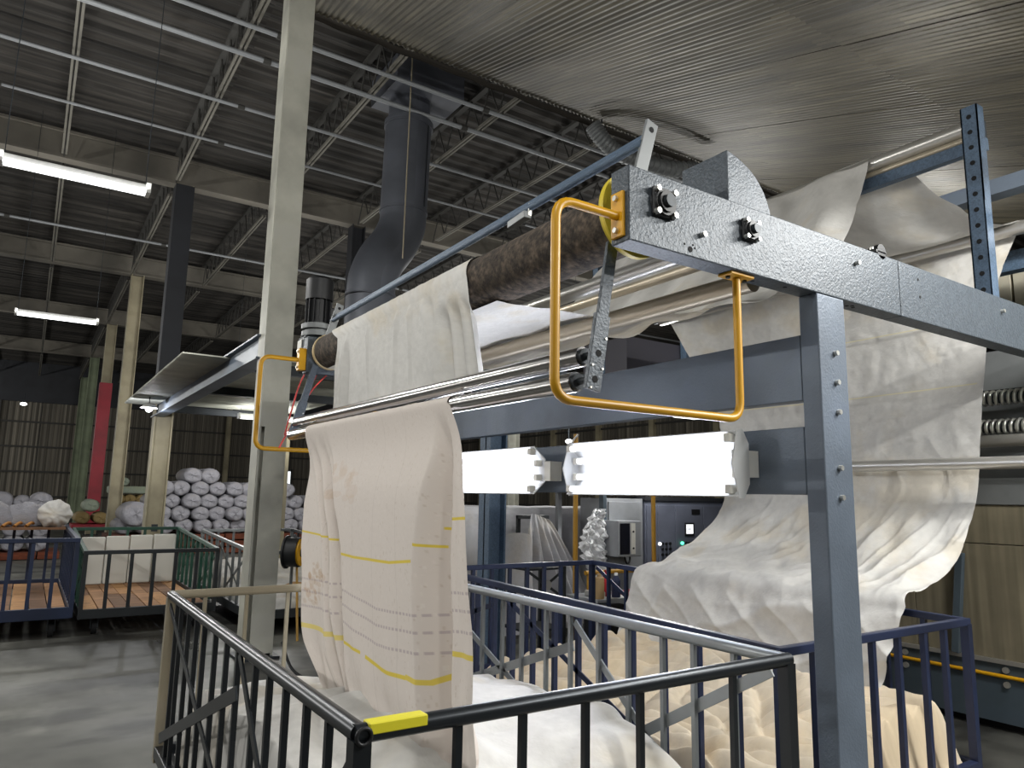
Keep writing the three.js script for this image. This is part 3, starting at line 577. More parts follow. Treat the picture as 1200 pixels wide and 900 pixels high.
  const lower = sheet((u, v) => {
    let x, y; const top = 0.09;
    if (v < top) { const th = lerp(0.35, Math.PI, v / top), cz = lerp(zr(2.06), zlL(2.06), u), k = (cz + 2.07) / -3.2; x = lerp(1.657, 1.572, k) + 0.043 * Math.cos(th); y = lerp(2.024, 2.014, k) + 0.043 * Math.sin(th); return [x, y + 0.004 * Math.abs(N(u * 30, 2)), cz]; }
    const t = (v - top) / (1 - top); y = lerp(2.02, 0.47, t);
    let z = lerp(zr(y), zlL(y), u); const k = lerp(0, 1, (z + 2.07) / -3.2);
    const x0 = lerp(1.657, 1.572, k) - 0.043; x = lerp(x0, 1.64 + (y - 2.05) * 0.267, ss(0, 0.25, t)) - (t > 0.85 ? (t - 0.85) * 0.5 : 0);
    const a = ss(0.0, 0.3, t), diag = ss(0.4, 1, t);
    let f = a * pleat(u, Math.max(0.001, t)) + 0.024 * t * fbm(u * 5 + y * 0.6, y * 0.9, 2);
    f += 0.022 * diag * Math.sin((u * 3.2 + y * 1.3) * 9) * ss(0.25, 0.9, u) + 0.014 * diag * Math.sin((u * 4 - y * 1.1) * 8 + 1) * (1 - ss(0.2, 0.8, u));
    return [x - f, y, z + a * 0.012 * N(u * 3, y * 3, 8)];
  }, 190, 130, 1, 1);
  part(front, 'lower_drape', lower, mat, 'lower length with yellow lines and brown stains');
}
// the overhead web: from the drum under the chrome roller, sagging over the beige roller and up to the high roller, then down again
{
  const t = thing('overhead_cloth', 'white cloth sagging behind the drum and rising to the high roller under the canopy', 'cloth', [3.6, 2.5, -3.8]);
  const prof = new THREE.CatmullRomCurve3([[1.80, 2.535], [1.90, 2.53], [2.10, 2.548], [2.32, 2.568], [2.5, 2.585], [2.75, 2.57], [3.0, 2.65], [3.35, 2.90], [3.8, 3.22], [4.25, 3.58], [4.66, 3.955], [4.715, 4.0]].map(([x, y]) => V(x, y, 0)));
  const edge = x => table([[1.8, -2.86], [1.95, -2.84], [2.2, -2.9], [2.5, -2.94], [2.8, -2.42], [3.1, -2.2], [3.5, -2.12], [4.2, -2.43], [4.72, -2.6]], x);
  part(t, 'rising_web', sheet((u, v) => {
    const p = prof.getPoint(v), z = lerp(edge(p.x), -5.25, u), hang = ss(2.5, 3.2, p.x), near = 1 - ss(0, 0.6, u);
    const sag = -0.05 * hang * (1 - ss(4.2, 4.7, p.x)) * (1 - near * 0.3);
    const f = hang * (1 - ss(4.55, 4.72, p.x)) * (0.03 * Math.sin((z + p.x * 0.55) * 13) + 0.02 * N(z * 4, p.x * 2)) + 0.018 * (1 - hang) * Math.sin(z * 10 + p.x * 6) * ss(2.35, 2.5, p.x) + 0.01 * N(p.x * 6, z * 2);
    return [p.x - f * 0.55 * hang, p.y + sag + f * 0.8, z];
  }, 90, 110, 3, 3.6), M.cloth);
  const p2 = new THREE.CatmullRomCurve3([[4.715, 4.0], [4.77, 3.95], [4.80, 3.80], [4.86, 3.60], [4.97, 3.45], [5.12, 3.40], [5.30, 3.472]].map(([x, y]) => V(x, y, 0)));
  part(t, 'falling_web', sheet((u, v) => {
    const p = p2.getPoint(v), z = lerp(table([[4.715, -2.6], [4.8, -2.35], [4.9, -2.12], [5.1, -1.98], [5.3, -1.92]], p.x), -5.25, u), hang = ss(0.1, 0.4, v) * (1 - ss(0.8, 1, v));
    const f = hang * (0.03 * Math.sin((z * 1.4 - v * 1.2) * 6) + 0.03 * N(z * 2, v * 4, 4));
    return [p.x + f, p.y + f * 0.6, z];
  }, 90, 50, 3, 1.2), M.cloth);
}
// the chute cloth: from the turning roller straight down and out over the rail of the near blue cart
{
  const t = thing('chute_cloth', 'wide white wrinkled cloth falling behind the post and sliding into the blue cart', 'cloth', [4.9, 0.5, -3.4]);
  const prof = new THREE.CatmullRomCurve3([[5.30, 3.472], [5.352, 3.42], [5.355, 3.2], [5.33, 2.9], [5.30, 2.6], [5.28, 2.3], [5.26, 2.05], [5.24, 1.8], [5.16, 1.55], [5.0, 1.32], [4.78, 1.15], [4.58, 1.075], [4.46, 1.06], [4.39, 1.03], [4.355, 0.93], [4.335, 0.75], [4.30, 0.55], [4.2, 0.4], [4.0, 0.33]].map(([x, y]) => V(x, y, 0)));
  const zr = [[0.33, -2.55], [0.5, -2.5], [0.97, -2.37], [1.0, -2.36], [1.06, -2.38], [1.2, -2.33], [1.5, -2.3], [1.9, -2.28], [2.4, -2.24], [2.7, -2.2], [3.1, -2.12], [3.48, -1.95]];
  const zl = [[0.33, -4.75], [0.6, -4.72], [0.9, -4.68], [1.0, -4.66], [1.06, -4.60], [1.2, -4.50], [1.4, -4.42], [1.6, -4.36], [2.0, -4.4], [2.4, -4.5], [3.48, -5.2]];
  const mat = std(0xffffff, 0.92, 0, { map: clothMap, ...clothProps });
  const L = prof.getLength();
  part(t, 'cloth_web', sheet((u, v) => {
    const p = prof.getPointAt(v), g = prof.getTangentAt(v), nx = -g.y * -1, ny = g.x * -1;   // outward (towards -x / up)
    const z = lerp(table(zr, p.y), table(zl, p.y), u) + 0.02 * N(v * 9, u < 0.5 ? 1 : 7, 3);
    const mid = ss(0.30, 0.45, v), slide = ss(0.46, 0.6, v) * (1 - ss(0.74, 0.78, v)), drop = ss(0.78, 0.82, v);
    const ridge = (q, k) => Math.pow(1 - Math.abs(2 * (q - Math.floor(q)) - 1), k);        // sharp crease
    const fan = Math.atan2(z + 2.0, 5.9 - p.x + 0.25 * (2.2 - p.y));
    let f = 0.022 * mid * (1 - drop) * ridge(z * 2.6 + 0.9 * N(z * 1.5, v * 7), 4) * ss(0.28, 0.4, v) * (0.4 + 0.6 * N(z * 2, v * 5, 9));
    f += 0.014 * mid * N(z * 7 + v * 3, v * 9, 2) + 0.03 * slide * N((z + p.x * 1.2) * 4, (z - p.x) * 1.3, 5);
    f += slide * (0.028 * ridge(fan * 5 + 0.5 * N(z * 1.3, p.x * 2), 3) + 0.016 * ridge(fan * 11 + p.x + N(z, p.x * 1.5, 4), 4));
    f += drop * (0.05 * N(z * 2.2, v * 10, 1) + 0.03 * ridge(z * 1.4 + v * 9 + N(z * 2, v * 5), 3) + 0.02 * ridge(z * 3.1 - v * 14, 3));
    f += 0.010 * fbm(z * 5, v * 14, 6) + 0.010 * ridge(v * 17 + 0.8 * N(z * 1.1, v * 3, 12), 10) * (0.5 + N(z * 1.6, v * 9, 14));
    return [p.x - Math.abs(nx) * f, p.y + Math.abs(ny) * f, z];
  }, 220, 260, 2.4, L), M.cloth);
  // faint yellow marker lines printed on the cloth are narrow ribbons sewn across the web
  const seam = (v0, lab) => part(t, 'yellow_thread', sheet((u, v) => {
    const w = v0 + 0.004 * Math.sin(u * 3) + (v - 0.5) * 0.0022, p = prof.getPointAt(w), z = lerp(table(zr, p.y), table(zl, p.y), u * 0.98 + 0.01);
    return [p.x - 0.03, p.y, z];
  }, 60, 1), std(0xd6cfae, 0.9, 0, { side: THREE.DoubleSide }), lab);
  seam(0.165); seam(0.285);
}

// ---------------------------------------------------------------- wire-sided cloth carts
// o: x0 x1 (left/right), z0 z1 (near/far), h near rail height, hb far rail height, base, mats, bars per side
function cart(label, o) {
  const { x0, x1, z0, z1, h, base = 0.25 } = o, hb = o.hb ?? h, r = o.r ?? 0.02, m = o.mat;
  const t = thing('cloth_cart', label, 'cart', [(x0 + x1) / 2, 0, (z0 + z1) / 2]);
  const H = z => lerp(h, hb, (z - z0) / (z1 - z0)), mt = s => (o.mats && o.mats[s]) || m;
  const rail = (s, p, q) => part(t, 'top_rail', o.round ? cyl(p, q, r, 18) : bar(p, q, r * 2, r * 2), mt(s));
  const e = o.round ? r * 0.6 : r;
  rail('near', [x0 - e, h, z0], [x1 + e, h, z0]); rail('far', [x0 - e, hb, z1], [x1 + e, hb, z1]);
  rail('left', [x0, h, z0], [x0, hb, z1]); rail('right', [x1, h, z0], [x1, hb, z1]);
  const w = o.barW ?? 0.0095;
  for (const [x, z] of [[x0, z0], [x1, z0], [x0, z1], [x1, z1]]) part(t, 'corner_post', bx(x - 0.022, x + 0.022, base - 0.05, H(z) - r * 0.5, z - 0.022, z + 0.022), z === z0 ? mt('near') : mt('far'));
  const up = (s, x, z) => part(t, 'upright', bx(x - w, x + w, base, H(z) - r * 0.5, z - w, z + w), mt(s));
  const along = (n, a, b) => Array.from({ length: n }, (_, i) => lerp(a, b, (i + 1) / (n + 1)));
  for (const x of o.near ?? along(o.nx ?? 5, x0, x1)) up('near', x, z0);
  for (const x of o.far ?? along(o.nx ?? 5, x0, x1)) up('far', x, z1);
  for (const z of o.left ?? along(o.nz ?? 9, z0, z1)) up('left', x0, z);
  for (const z of o.right ?? along(o.nz ?? 9, z0, z1)) up('right', x1, z);
  for (const [p, q] of [[[x0, base, z0], [x1, base, z0]], [[x0, base, z1], [x1, base, z1]], [[x0, base, z0], [x0, base, z1]], [[x1, base, z0], [x1, base, z1]]]) part(t, 'bottom_rail', bar(p, q, 0.045, o.sill ?? 0.06), o.sillMat ?? m);
  for (const [s, p, q, bw] of o.braces ?? []) part(t, 'brace', bar(p, q, 0.008, bw ?? 0.034, s === 'near' || s === 'far' ? V(0, 1, 0) : V(0, 1, 0.0001)), mt(s));
  if (o.planks) {
    const n = o.planks, W = (x1 - x0 - 0.06) / n;
    for (let i = 0; i < n; i++) for (const [a, b] of rnd() < 0.5 ? [[0.02, 0.55], [0.56, 0.985]] : [[0.02, 0.985]])
      part(t, 'floor_plank', bx(x0 + 0.03 + i * W + 0.006, x0 + 0.03 + (i + 1) * W - 0.006, base - 0.02, base + 0.005 + rr(0, 0.012), lerp(z0, z1, a), lerp(z0, z1, b)), M.wood[Math.floor(rnd() * 4)]);
  } else part(t, 'floor_sheet', bx(x0, x1, base - 0.03, base - 0.01, z1, z0), M.cartDark);
  for (const x of [x0 + 0.16, x1 - 0.16]) for (const z of [z0 - 0.18, z1 + 0.18]) {
    const k = part(t, 'caster', cyl([x - 0.025, 0.075, z], [x + 0.025, 0.075, z], 0.075, 18), M.rubber);
    part(k, 'caster_fork', merge([bx(x - 0.04, x - 0.03, 0.06, base - 0.03, z - 0.03, z + 0.03), bx(x + 0.03, x + 0.04, 0.06, base - 0.03, z - 0.03, z + 0.03), bx(x - 0.04, x + 0.04, base - 0.05, base - 0.03, z - 0.04, z + 0.04)]), M.darkSteel);
  }
  return t;
}
const near = cart('nearest cart in black and silver pipe with the hanging cloth dropping into it', {
  x0: 0.70, x1: 2.285, z0: -1.67, z1: -4.30, h: 1.05, base: 0.27, r: 0.023, round: 1, mat: M.cartBlack,
  mats: { left: M.cartBlack, near: M.cartBlack, right: M.silverRail, far: M.tan },
  near: [0.962, 1.16, 1.375, 1.585, 2.0], far: [0.87, 1.09, 1.32, 1.55, 1.78, 2.02], left: [-4.1, -3.98, -3.78, -3.59, -3.42, -3.2, -3.0, -2.82, -2.58, -2.41, -2.236, -2.045, -1.87],
  right: [-4.1, -3.9, -3.71, -3.5, -3.31, -3.09, -2.89, -2.68, -2.48, -2.27, -2.1, -1.9],
  braces: [['left', [0.69, 1.0, -4.25], [0.69, 0.32, -2.45]], ['left', [0.685, 0.36, -4.2], [0.685, 0.9, -2.75], 0.05], ['left', [0.69, 1.03, -2.76], [0.69, 0.3, -1.95]], ['left', [0.69, 0.98, -1.69], [0.69, 0.3, -2.3]],
    ['right', [2.295, 1.0, -2.87], [2.295, 0.3, -2.0]], ['right', [2.295, 0.5, -3.95], [2.295, 0.885, -2.88], 0.045], ['right', [2.295, 1.0, -1.74], [2.295, 0.5, -2.6], 0.045], ['right', [2.295, 0.85, -4.0], [2.295, 0.55, -3.25]]]
});
part(near, 'yellow_tape', bar([0.715, 1.062, -1.668], [0.865, 1.062, -1.668], 0.044, 0.026), std(0xd9cf2a, 0.5), 'strip of yellow tape on the corner');
part(near, 'pipe_end', new THREE.TorusGeometry(0.018, 0.005, 8, 20).translate(0.70, 1.05, -1.643), M.black);
cart('long dark blue cart behind the nearest cart, with the chute cloth sliding into it', {
  x0: 2.79, x1: 4.44, z0: -2.07, z1: -5.3, h: 0.955, hb: 1.01, base: 0.2, r: 0.02, mat: M.cartBlue, near: [3.03, 3.25, 3.50, 3.73, 3.98, 4.19], nz: 13, nx: 8, barW: 0.014,
  braces: [['left', [2.78, 0.95, -4.3], [2.78, 0.25, -2.6]], ['right', [4.45, 0.97, -5.25], [4.45, 0.7, -4.75]], ['left', [2.78, 0.6, -5.2], [2.78, 0.85, -4.4]]]
});
cart('navy cart with a plank floor at the far left edge', {
  x0: -1.1, x1: 0.53, z0: -9.4, z1: -12.4, h: 1.04, hb: 1.06, base: 0.27, r: 0.024, mat: M.cartNavy, nx: 7, nz: 10, planks: 9, barW: 0.018, sill: 0.12, sillMat: M.cartNavy,
});
cart('green cart with a plank floor standing beside the navy one', {
  x0: 0.62, x1: 2.0, z0: -9.4, z1: -12.2, h: 0.90, hb: 1.03, base: 0.24, r: 0.022, mat: M.cartGreen, mats: { near: M.cartDark, far: M.cartGreen }, nx: 5, nz: 8, planks: 8, barW: 0.018, sill: 0.1, sillMat: M.cartDark,
  braces: [['right', [2.01, 0.85, -9.5], [2.01, 0.3, -10.6]], ['right', [2.01, 0.3, -9.5], [2.01, 0.9, -10.6]], ['right', [2.01, 0.9, -10.8], [2.01, 0.3, -12.0]], ['left', [0.61, 0.85, -9.5], [0.61, 0.3, -10.4]]]
});
cart('grey cart holding white cloth and cardboard behind the white column', {
  x0: 2.2, x1: 3.5, z0: -8.5, z1: -11.4, h: 0.92, hb: 1.03, base: 0.24, r: 0.02, mat: M.cartDark, mats: { far: M.silverRail, left: M.cartGrey, near: M.cartGrey }, nx: 5, nz: 8, barW: 0.014, sill: 0.1,
  braces: [['left', [2.19, 0.9, -8.7], [2.19, 0.3, -10.0]], ['left', [2.19, 0.3, -8.6], [2.19, 0.92, -10.2]], ['left', [2.19, 0.95, -11.3], [2.19, 0.3, -10.2]]]
});
// ---- cloth lying in the carts: heaps with layered folds
function heap(name, label, x0, x1, z0, z1, yb, hf, mat, nx = 110, nz = 150) {
  const g = sheet((u, v) => {
    const x = lerp(x0, x1, u), z = lerp(z0, z1, v), e = Math.min(u, 1 - u, v, 1 - v), k = ss(0, 0.035, e);
    return [x + 0.02 * N(z * 3, x, 4) * (1 - k), yb + k * Math.max(0.02, hf(x, z, u, v)), z + 0.03 * N(x * 4, 2) * (1 - k)];
  }, nx, nz, x1 - x0, Math.abs(z1 - z0));
  return solo(name, label, 'cloth', g, mat);
}
const folds = (x, z, a, f, s) => { const w = z * f + 2.2 * N(x * 1.3, z * 0.7, s) + x * 1.1, q = w - Math.floor(w); return a * (q < 0.72 ? Math.sin(q / 0.72 * Math.PI * 0.5) : Math.cos((q - 0.72) / 0.28 * Math.PI * 0.5)); };
heap('cloth_heap', 'heap of white cloth lying in the nearest cart under the hanging cloth', 0.76, 2.24, -1.75, -4.2, 0.27, (x, z, u, v) =>
  0.16 + 0.13 * ss(0.0, 0.3, v) * (1 - ss(0.86, 1, v)) + 0.16 * Math.exp(-((x - 1.25) ** 2 + (z + 2.9) ** 2) * 1.6) + 0.09 * ss(1.5, 2.0, x) * Math.exp(-((z + 2.6) ** 2)) + 0.05 * fbm(x * 1.6, z * 1.3, 2) + folds(x, z, 0.05, 2.6, 3) * (1 - ss(1.35, 1.7, x)) + folds(x + z * 0.5, z - x * 0.5, 0.02, 2.1, 31), M.cloth);
heap('cloth_heap', 'layered cream folds of cloth piled in the blue cart under the chute cloth', 2.83, 4.40, -2.12, -4.75, 0.2, (x, z) =>
  0.10 + 0.16 * ss(2.8, 4.2, x) + 0.05 * fbm(x * 1.5, z * 1.5, 6) + folds(z, x, 0.07, 3.6, 8) + folds(z * 0.6 + x * 0.4, x - z * 0.3, 0.025, 7.5, 21) + 0.02 * N(x * 7, z * 7, 3) , M.clothTan, 190, 300);
heap('cloth_heap', 'flat white cloth lying in the grey cart behind the white column', 2.25, 3.45, -8.55, -11.3, 0.24, (x, z) => 0.1 + 0.06 * fbm(x * 2, z * 1.5, 26) + 0.28 * ss(-9.6, -10.9, z), M.cloth, 60, 80);
solo('cloth_scrap', 'loose cream cloth end lying on the floor right of the post, outside the blue cart', 'cloth', sheet((u, v) => {
  const x = lerp(3.9, 4.75, u), z = lerp(-1.75, -2.9, v), e = ss(0, 0.12, Math.min(u, 1 - u, v, 1 - v)); return [x, 0.012 + e * (0.05 + 0.05 * Math.abs(fbm(x * 4, z * 4, 12))), z + 0.05 * N(x * 5, 1)];
}, 50, 50, 1, 1), M.clothTan);
{ // white board standing at the back of the green cart, cloth bundle, cardboard
  const t = thing('panel_row', 'row of tall white padded panels standing at the back of the green cart', 'panel', [1.3, 0.25, -12.05]);
  for (let i = 0; i < 4; i++) part(t, 'panel', bx(0.72 + i * 0.31, 1.02 + i * 0.31, 0.26, 0.92 + 0.01 * i, -12.12 + 0.01 * (i % 2), -12.02, 0.02), M.offWhite);
}
solo('cardboard_piece', 'torn brown cardboard piece lying on the cloth in the grey cart', 'cardboard', bar([2.62, 0.44, -8.9], [2.95, 0.50, -9.1], 0.25, 0.012), std(0x96703c, 0.9));
{ // hose reel hung on the cart with its wooden stick
  const x = 2.62, y = 0.93, z = -8.35, t = thing('hose_reel', 'black cable reel with a yellow hub hanging right of the white column', 'reel', [x, y, z]);
  const ax = V(0.8, 0, 0.6);
  const P = k => [x + ax.x * k, y, z + ax.z * k];
  part(t, 'wound_cable', cyl(P(-0.09), P(0.05), 0.165, 28), M.black);
  part(t, 'flange_disc', cyl(P(-0.11), P(-0.09), 0.185, 28), M.black);
  part(t, 'hub_disc', cyl(P(0.05), P(0.07), 0.15, 28), M.yellow, 'yellow hub');
  part(t, 'hub_slot', cyl(P(0.07), P(0.075), 0.06, 6), M.black);
  part(t, 'reel_hook', tube([P(0), [x, y + 0.12, z], [x, y + 0.19, z - 0.05], [x, y + 0.1, z - 0.13]], 0.012), M.darkSteel);
}
solo('wooden_stick', 'thin yellow wooden stick leaning on the grey cart below the cable reel', 'stick', cyl([2.62, 0.0, -8.1], [2.66, 0.86, -8.42], 0.014, 8), std(0xb08a45, 0.8));
solo('black_wedge', 'small black wheel chock on the floor between the white column and the hanging cloth', 'chock', bar([2.33, 0.06, -5.95], [2.5, 0.06, -5.75], 0.16, 0.12), M.rubber);
solo('floor_cable', 'black cable running up from the floor by the white column', 'cable', tube([[2.0, 0.3, -6.6], [2.05, 0.1, -6.4], [2.2, 0.02, -6.2], [2.35, 0.06, -5.95]], 0.012), M.black);

// ---------------------------------------------------------------- rolls of cloth stacked at the back
function baleGeo(s, L = 1.3) {
  const pts = [[0, 0.0], [0.10, 0.005], [0.19, 0.012], [0.235, 0.03], [0.262, 0.075], [0.27, 0.15], [0.27, L - 0.12], [0.25, L - 0.03], [0.18, L], [0, L]].map(([r, y]) => new THREE.Vector2(Math.max(r, 0.0005), -y));
  const g = new THREE.LatheGeometry(pts, 28).rotateX(Math.PI / 2), p = g.attributes.position;
  for (let i = 0; i < p.count; i++) {
    const x = p.getX(i), y = p.getY(i), z = p.getZ(i), k = 1 + 0.05 * fbm(x * 5, y * 5, s * 3 + z * 1.5), a = Math.atan2(y, x), r = Math.hypot(x, y);
    p.setXYZ(i, x * k, y * 0.84 * k, z + (z > -0.1 ? 0.014 * Math.sin(a * 3 + r * 60 + s) : 0));
  }
  g.computeVertexNormals(); return worldUV(g);
}
const baleGeos = [1, 2, 3, 4].map(s => baleGeo(s));
const protos = {};
function bale(label, group, x, y, z, mat, s = 1, turn = 0) {
  const k = Math.floor(rnd() * 4), key = k + mat.uuid; let o;
  if (!protos[key]) { o = solo('cloth_bale', '', 'bale', baleGeos[k], mat); protos[key] = o; }
  else { o = protos[key].clone(); o.name = numbered('cloth_bale'); scene.add(o); }
  o.position.set(x, y, z); o.scale.set(s, s, 1); o.rotation.y = turn; tag(o, label, 'bale', group);
}
const ROWS = [
  [1.985, 'top', [3.53, 3.94]],
  [1.66, 'second', [2.88, 3.27, 3.73, 4.15, 4.59, 4.93, 5.42, 5.92]],
  [1.34, 'third', [2.69, 3.08, 3.54, 3.97, 4.41, 4.8, 5.28, 5.84, 6.21, 6.7]],
  [1.02, 'fourth', [2.89, 3.31, 3.77, 4.2, 4.62, 5.02, 5.48, 5.98, 6.38, 6.85]],
  [0.71, 'bottom', [2.08, 2.5, 2.95, 3.42, 3.85, 4.3, 4.75, 5.2, 5.65, 6.1, 6.55]]];
ROWS.forEach(([y, name, xs]) => xs.forEach((x, i) => bale(`white wrapped cloth bale, ${ORD[i]} from the left in the ${name} row of the big stack`, 'white bales in the big stack', x, y, -20 + rr(-0.12, 0.12), M.bale, rr(0.8, 0.86) * (y > 1.9 ? 1.04 : 1))));
bale('large white bale end standing forward at the left foot of the big stack', 'white bales in the big stack', 2.26, 1.02, -19.6, M.bale, 1.28);
{
  const t = thing('pallet_stack', 'low dark timber pallets carrying the big stack of white bales', 'pallet', [4.4, 0, -20.6]);
  for (let i = 0; i < 6; i++) for (let k = 0; k < 3; k++) part(t, 'pallet_board', bx(1.7 + i * 0.9, 2.56 + i * 0.9, 0.04 + k * 0.17, 0.17 + k * 0.17, -21.3, -19.9 + rr(-0.06, 0.02)), M.timberRed);
}
[[-0.47, 1.3], [-0.05, 1.27], [0.3, 1.3]].forEach(([x, y], i) => bale(`white bale, ${ORD[i]} from the left in the top row at the far left edge`, 'white bales at the far left', x, y, -20 + rr(-0.1, 0.1), M.bale, [0.9, 0.7, 0.9][i]));
[[-0.75, 1.0], [-0.27, 1.0], [0.17, 1.0], [0.58, 1.04]].forEach(([x, y], i) => bale(`white bale, ${ORD[i]} from the left in the middle row at the far left edge`, 'white bales at the far left', x, y, -20, M.bale, 0.84));
[[-0.62, 0.68], [-0.15, 0.68], [0.32, 0.68]].forEach(([x, y], i) => bale(`white bale, ${ORD[i]} from the left in the low row at the far left edge`, 'white bales at the far left', x, y, -19.8, M.bale, 0.84));
[[-0.62, 0.36], [-0.15, 0.36], [0.32, 0.36]].forEach(([x, y], i) => bale(`white bale, ${ORD[i]} from the left in the bottom row at the far left edge`, 'white bales at the far left', x, y, -19.8, M.bale, 0.84));
{
  const t = thing('pallet_stack', 'low timber pallet under the small stack of white bales at the far left', 'pallet', [-0.1, 0, -20.4]);
  for (let i = 0; i < 4; i++) part(t, 'pallet_board', bx(-1.0 + i * 0.45, -0.58 + i * 0.45, 0.02, 0.17, -21.1, -19.7), M.timberRed);
}
[[2.28, 1.32], [2.56, 1.32], [2.86, 1.32]].forEach(([x, y], i) => bale(`tan cloth bale, ${ORD[i]} from the left in the upper tan row beside the cream column`, 'tan bales', x, y, -24, M.baleTan, 0.62));
[[2.38, 1.02], [2.68, 1.02]].forEach(([x, y], i) => bale(`tan cloth bale, ${ORD[i]} from the left in the lower tan row beside the cream column`, 'tan bales', x, y, -24, M.baleTan, 0.62));
[[1.40, 0.78], [1.86, 0.77]].forEach(([x, y], i) => bale(`tan cloth bale lying ${['left', 'right'][i]} of the foot of the red column`, 'tan bales', x, y, -24, M.baleTan, 0.75));
bale('pale green roll end on top of the green wrapped slab left of the two-tone column', 'pale green rolls', 2.38, 1.83, -24.2, M.baleGreen, 0.55);
bale('pale green bale lying on the left of the green wrapped slab', 'pale green rolls', 1.62, 1.12, -24.4, M.baleGreen, 0.8);
solo('wrapped_slab', 'flat pale green wrapped slab lying on the tan bales', 'wrapped slab', bx(2.0, 2.95, 1.48, 1.7, -25, -24, 0.05), M.baleGreen);
{
  const t = thing('red_rack', 'low dark red rack under the tan bales', 'rack', [2.1, 0, -24.6]);
  part(t, 'rack_shelf', bx(1.15, 3.2, 0.48, 0.6, -25.2, -24), M.red);
  for (const x of [1.2, 3.15]) for (const z of [-24.1, -25.1]) part(t, 'rack_leg', bx(x - 0.04, x + 0.04, 0, 0.5, z - 0.04, z + 0.04), M.red);
  part(t, 'rack_upright', bx(2.06, 2.9, 0.6, 0.86, -25.1, -24.9), M.red);
}
{ // creased white bundle on the navy cart
  const g = new THREE.SphereGeometry(0.2, 40, 28), p = g.attributes.position;
  for (let i = 0; i < p.count; i++) { const x = p.getX(i), y = p.getY(i), z = p.getZ(i), k = 1 + 0.05 * Math.sin(Math.atan2(x, y) * 9) * (z > 0 ? 1 : 0.3) + 0.07 * fbm(x * 7, y * 7, z * 7); p.setXYZ(i, x * k, y * k * 0.95, z * k * 1.5); }
  g.computeVertexNormals(); solo('cloth_bundle', 'round creased white cloth bundle on the back corner of the navy cart', 'bundle', g, M.cloth, null, [0.36, 1.245, -11.95]);
  const t = thing('bundle_board', 'grey board across the back rail of the navy cart under the round bundle', 'board', [0, 1.07, -12.2]);
  part(t, 'board', bx(-1.05, 0.5, 1.045, 1.075, -12.5, -11.7), M.wood[3]);
  for (let i = 0; i < 9; i++) solo('rope_coil', `orange-brown rope bundle, ${ORD[i]} from the left on the board across the navy cart`, 'rope', tube([[-1.0 + i * 0.13, 1.09, -11.75], [-0.94 + i * 0.13, 1.13, -11.9], [-0.9 + i * 0.13, 1.1, -12.1]], 0.02, 0, 8), std(0xb9803f, 0.9), 'rope bundles on the navy cart');
}
for (let i = 0; i < 2; i++) solo('cloth_lump', `crumpled white cloth lump behind the navy cart, ${['left', 'right'][i]} of two`, 'cloth', (() => { const g = new THREE.SphereGeometry(0.25, 24, 16), p = g.attributes.position; for (let k = 0; k < p.count; k++) { const f = 1 + 0.3 * fbm(p.getX(k) * 6, p.getY(k) * 6, p.getZ(k) * 6 + i); p.setXYZ(k, p.getX(k) * f * 1.3, Math.max(-0.05, p.getY(k) * f), p.getZ(k) * f); } g.computeVertexNormals(); return g; })(), M.bale, 'white lumps behind the navy cart', [-0.35 + i * 0.4, 1.13, -12.2]);

// ---------------------------------------------------------------- duct and flexible hose under the roof
{
  const t = thing('exhaust_duct', 'large dark round exhaust duct with an offset elbow dropping from the roof', 'duct', [4.45, 4, -9.8]);
  const z = -9.8, r = 0.36;
  part(t, 'duct_pipe', cyl([4.42, 5.9, z], [4.45, 7.4, z], r, 40), M.duct);
  part(t, 'duct_pipe', cyl([4.45, 7.4, z], [4.46, 8.2, z], r * 0.9, 40), M.duct);
  part(t, 'collar', cyl([4.45, 7.28, z], [4.45, 7.38, z], r * 1.06, 40), M.duct);
  part(t, 'elbow', tube([[4.42, 5.95, z], [4.41, 5.7, z], [4.3, 5.4, z], [4.08, 5.05, z], [3.97, 4.75, z], [3.95, 4.45, z]], r * 0.99, 0, 36, 60), M.duct);
  for (const [y, x] of [[5.9, 4.42], [4.5, 3.95]]) part(t, 'seam_band', cyl([x, y - 0.02, z], [x, y + 0.02, z], r * 1.03, 40), M.duct);
  part(t, 'duct_pipe', cyl([3.95, 4.45, z], [3.95, 0.6, z], r, 40), M.duct);
  part(t, 'fan_box', bx(4.0, 5.15, 7.75, 8.2, z - 0.5, z + 0.5), M.duct);
  part(t, 'seam_strip', bar([4.62, 5.95, z + r * 0.86], [4.64, 7.3, z + r * 0.86], 0.02, 0.012), M.darkSteel);
  part(t, 'duct_foot', bx(3.56, 4.4, 0, 0.62, z - 0.45, z + 0.45), M.duct);
}
solo('hanging_rod', 'thin brown rod hanging from the roof in front of the large dark duct', 'rod', cyl([4.1, 4.9, -9.05], [4.12, 8.2, -9.05], 0.01, 6), M.tan);
{ // ribbed flexible hose at the canopy edge
  const c = new THREE.CatmullRomCurve3([V(6.72, 7.28, -8.0), V(6.85, 7.08, -7.95), V(7.1, 6.92, -7.9), V(7.5, 6.85, -7.8), V(8.0, 6.82, -7.7), V(8.5, 6.9, -7.6)]);
  const t = thing('flexible_hose', 'silver ribbed flexible hose hanging at the edge of the canopy', 'hose', [7.4, 6.9, -7.8]);
  part(t, 'hose', new THREE.TubeGeometry(c, 60, 0.12, 16), M.plate);
  const rings = []; for (let i = 0; i < 26; i++) { const p = c.getPoint(i / 25), d = c.getTangent(i / 25); rings.push(new THREE.TorusGeometry(0.122, 0.014, 6, 18).applyQuaternion(new THREE.Quaternion().setFromUnitVectors(V(0, 0, 1), d)).translate(p.x, p.y, p.z)); }
  part(t, 'hose_ribs', merge(rings), M.plate);
  part(t, 'hose_hook', cyl([6.85, 7.1, -7.95], [6.85, 7.45, -7.95], 0.012, 6), M.darkSteel);
}

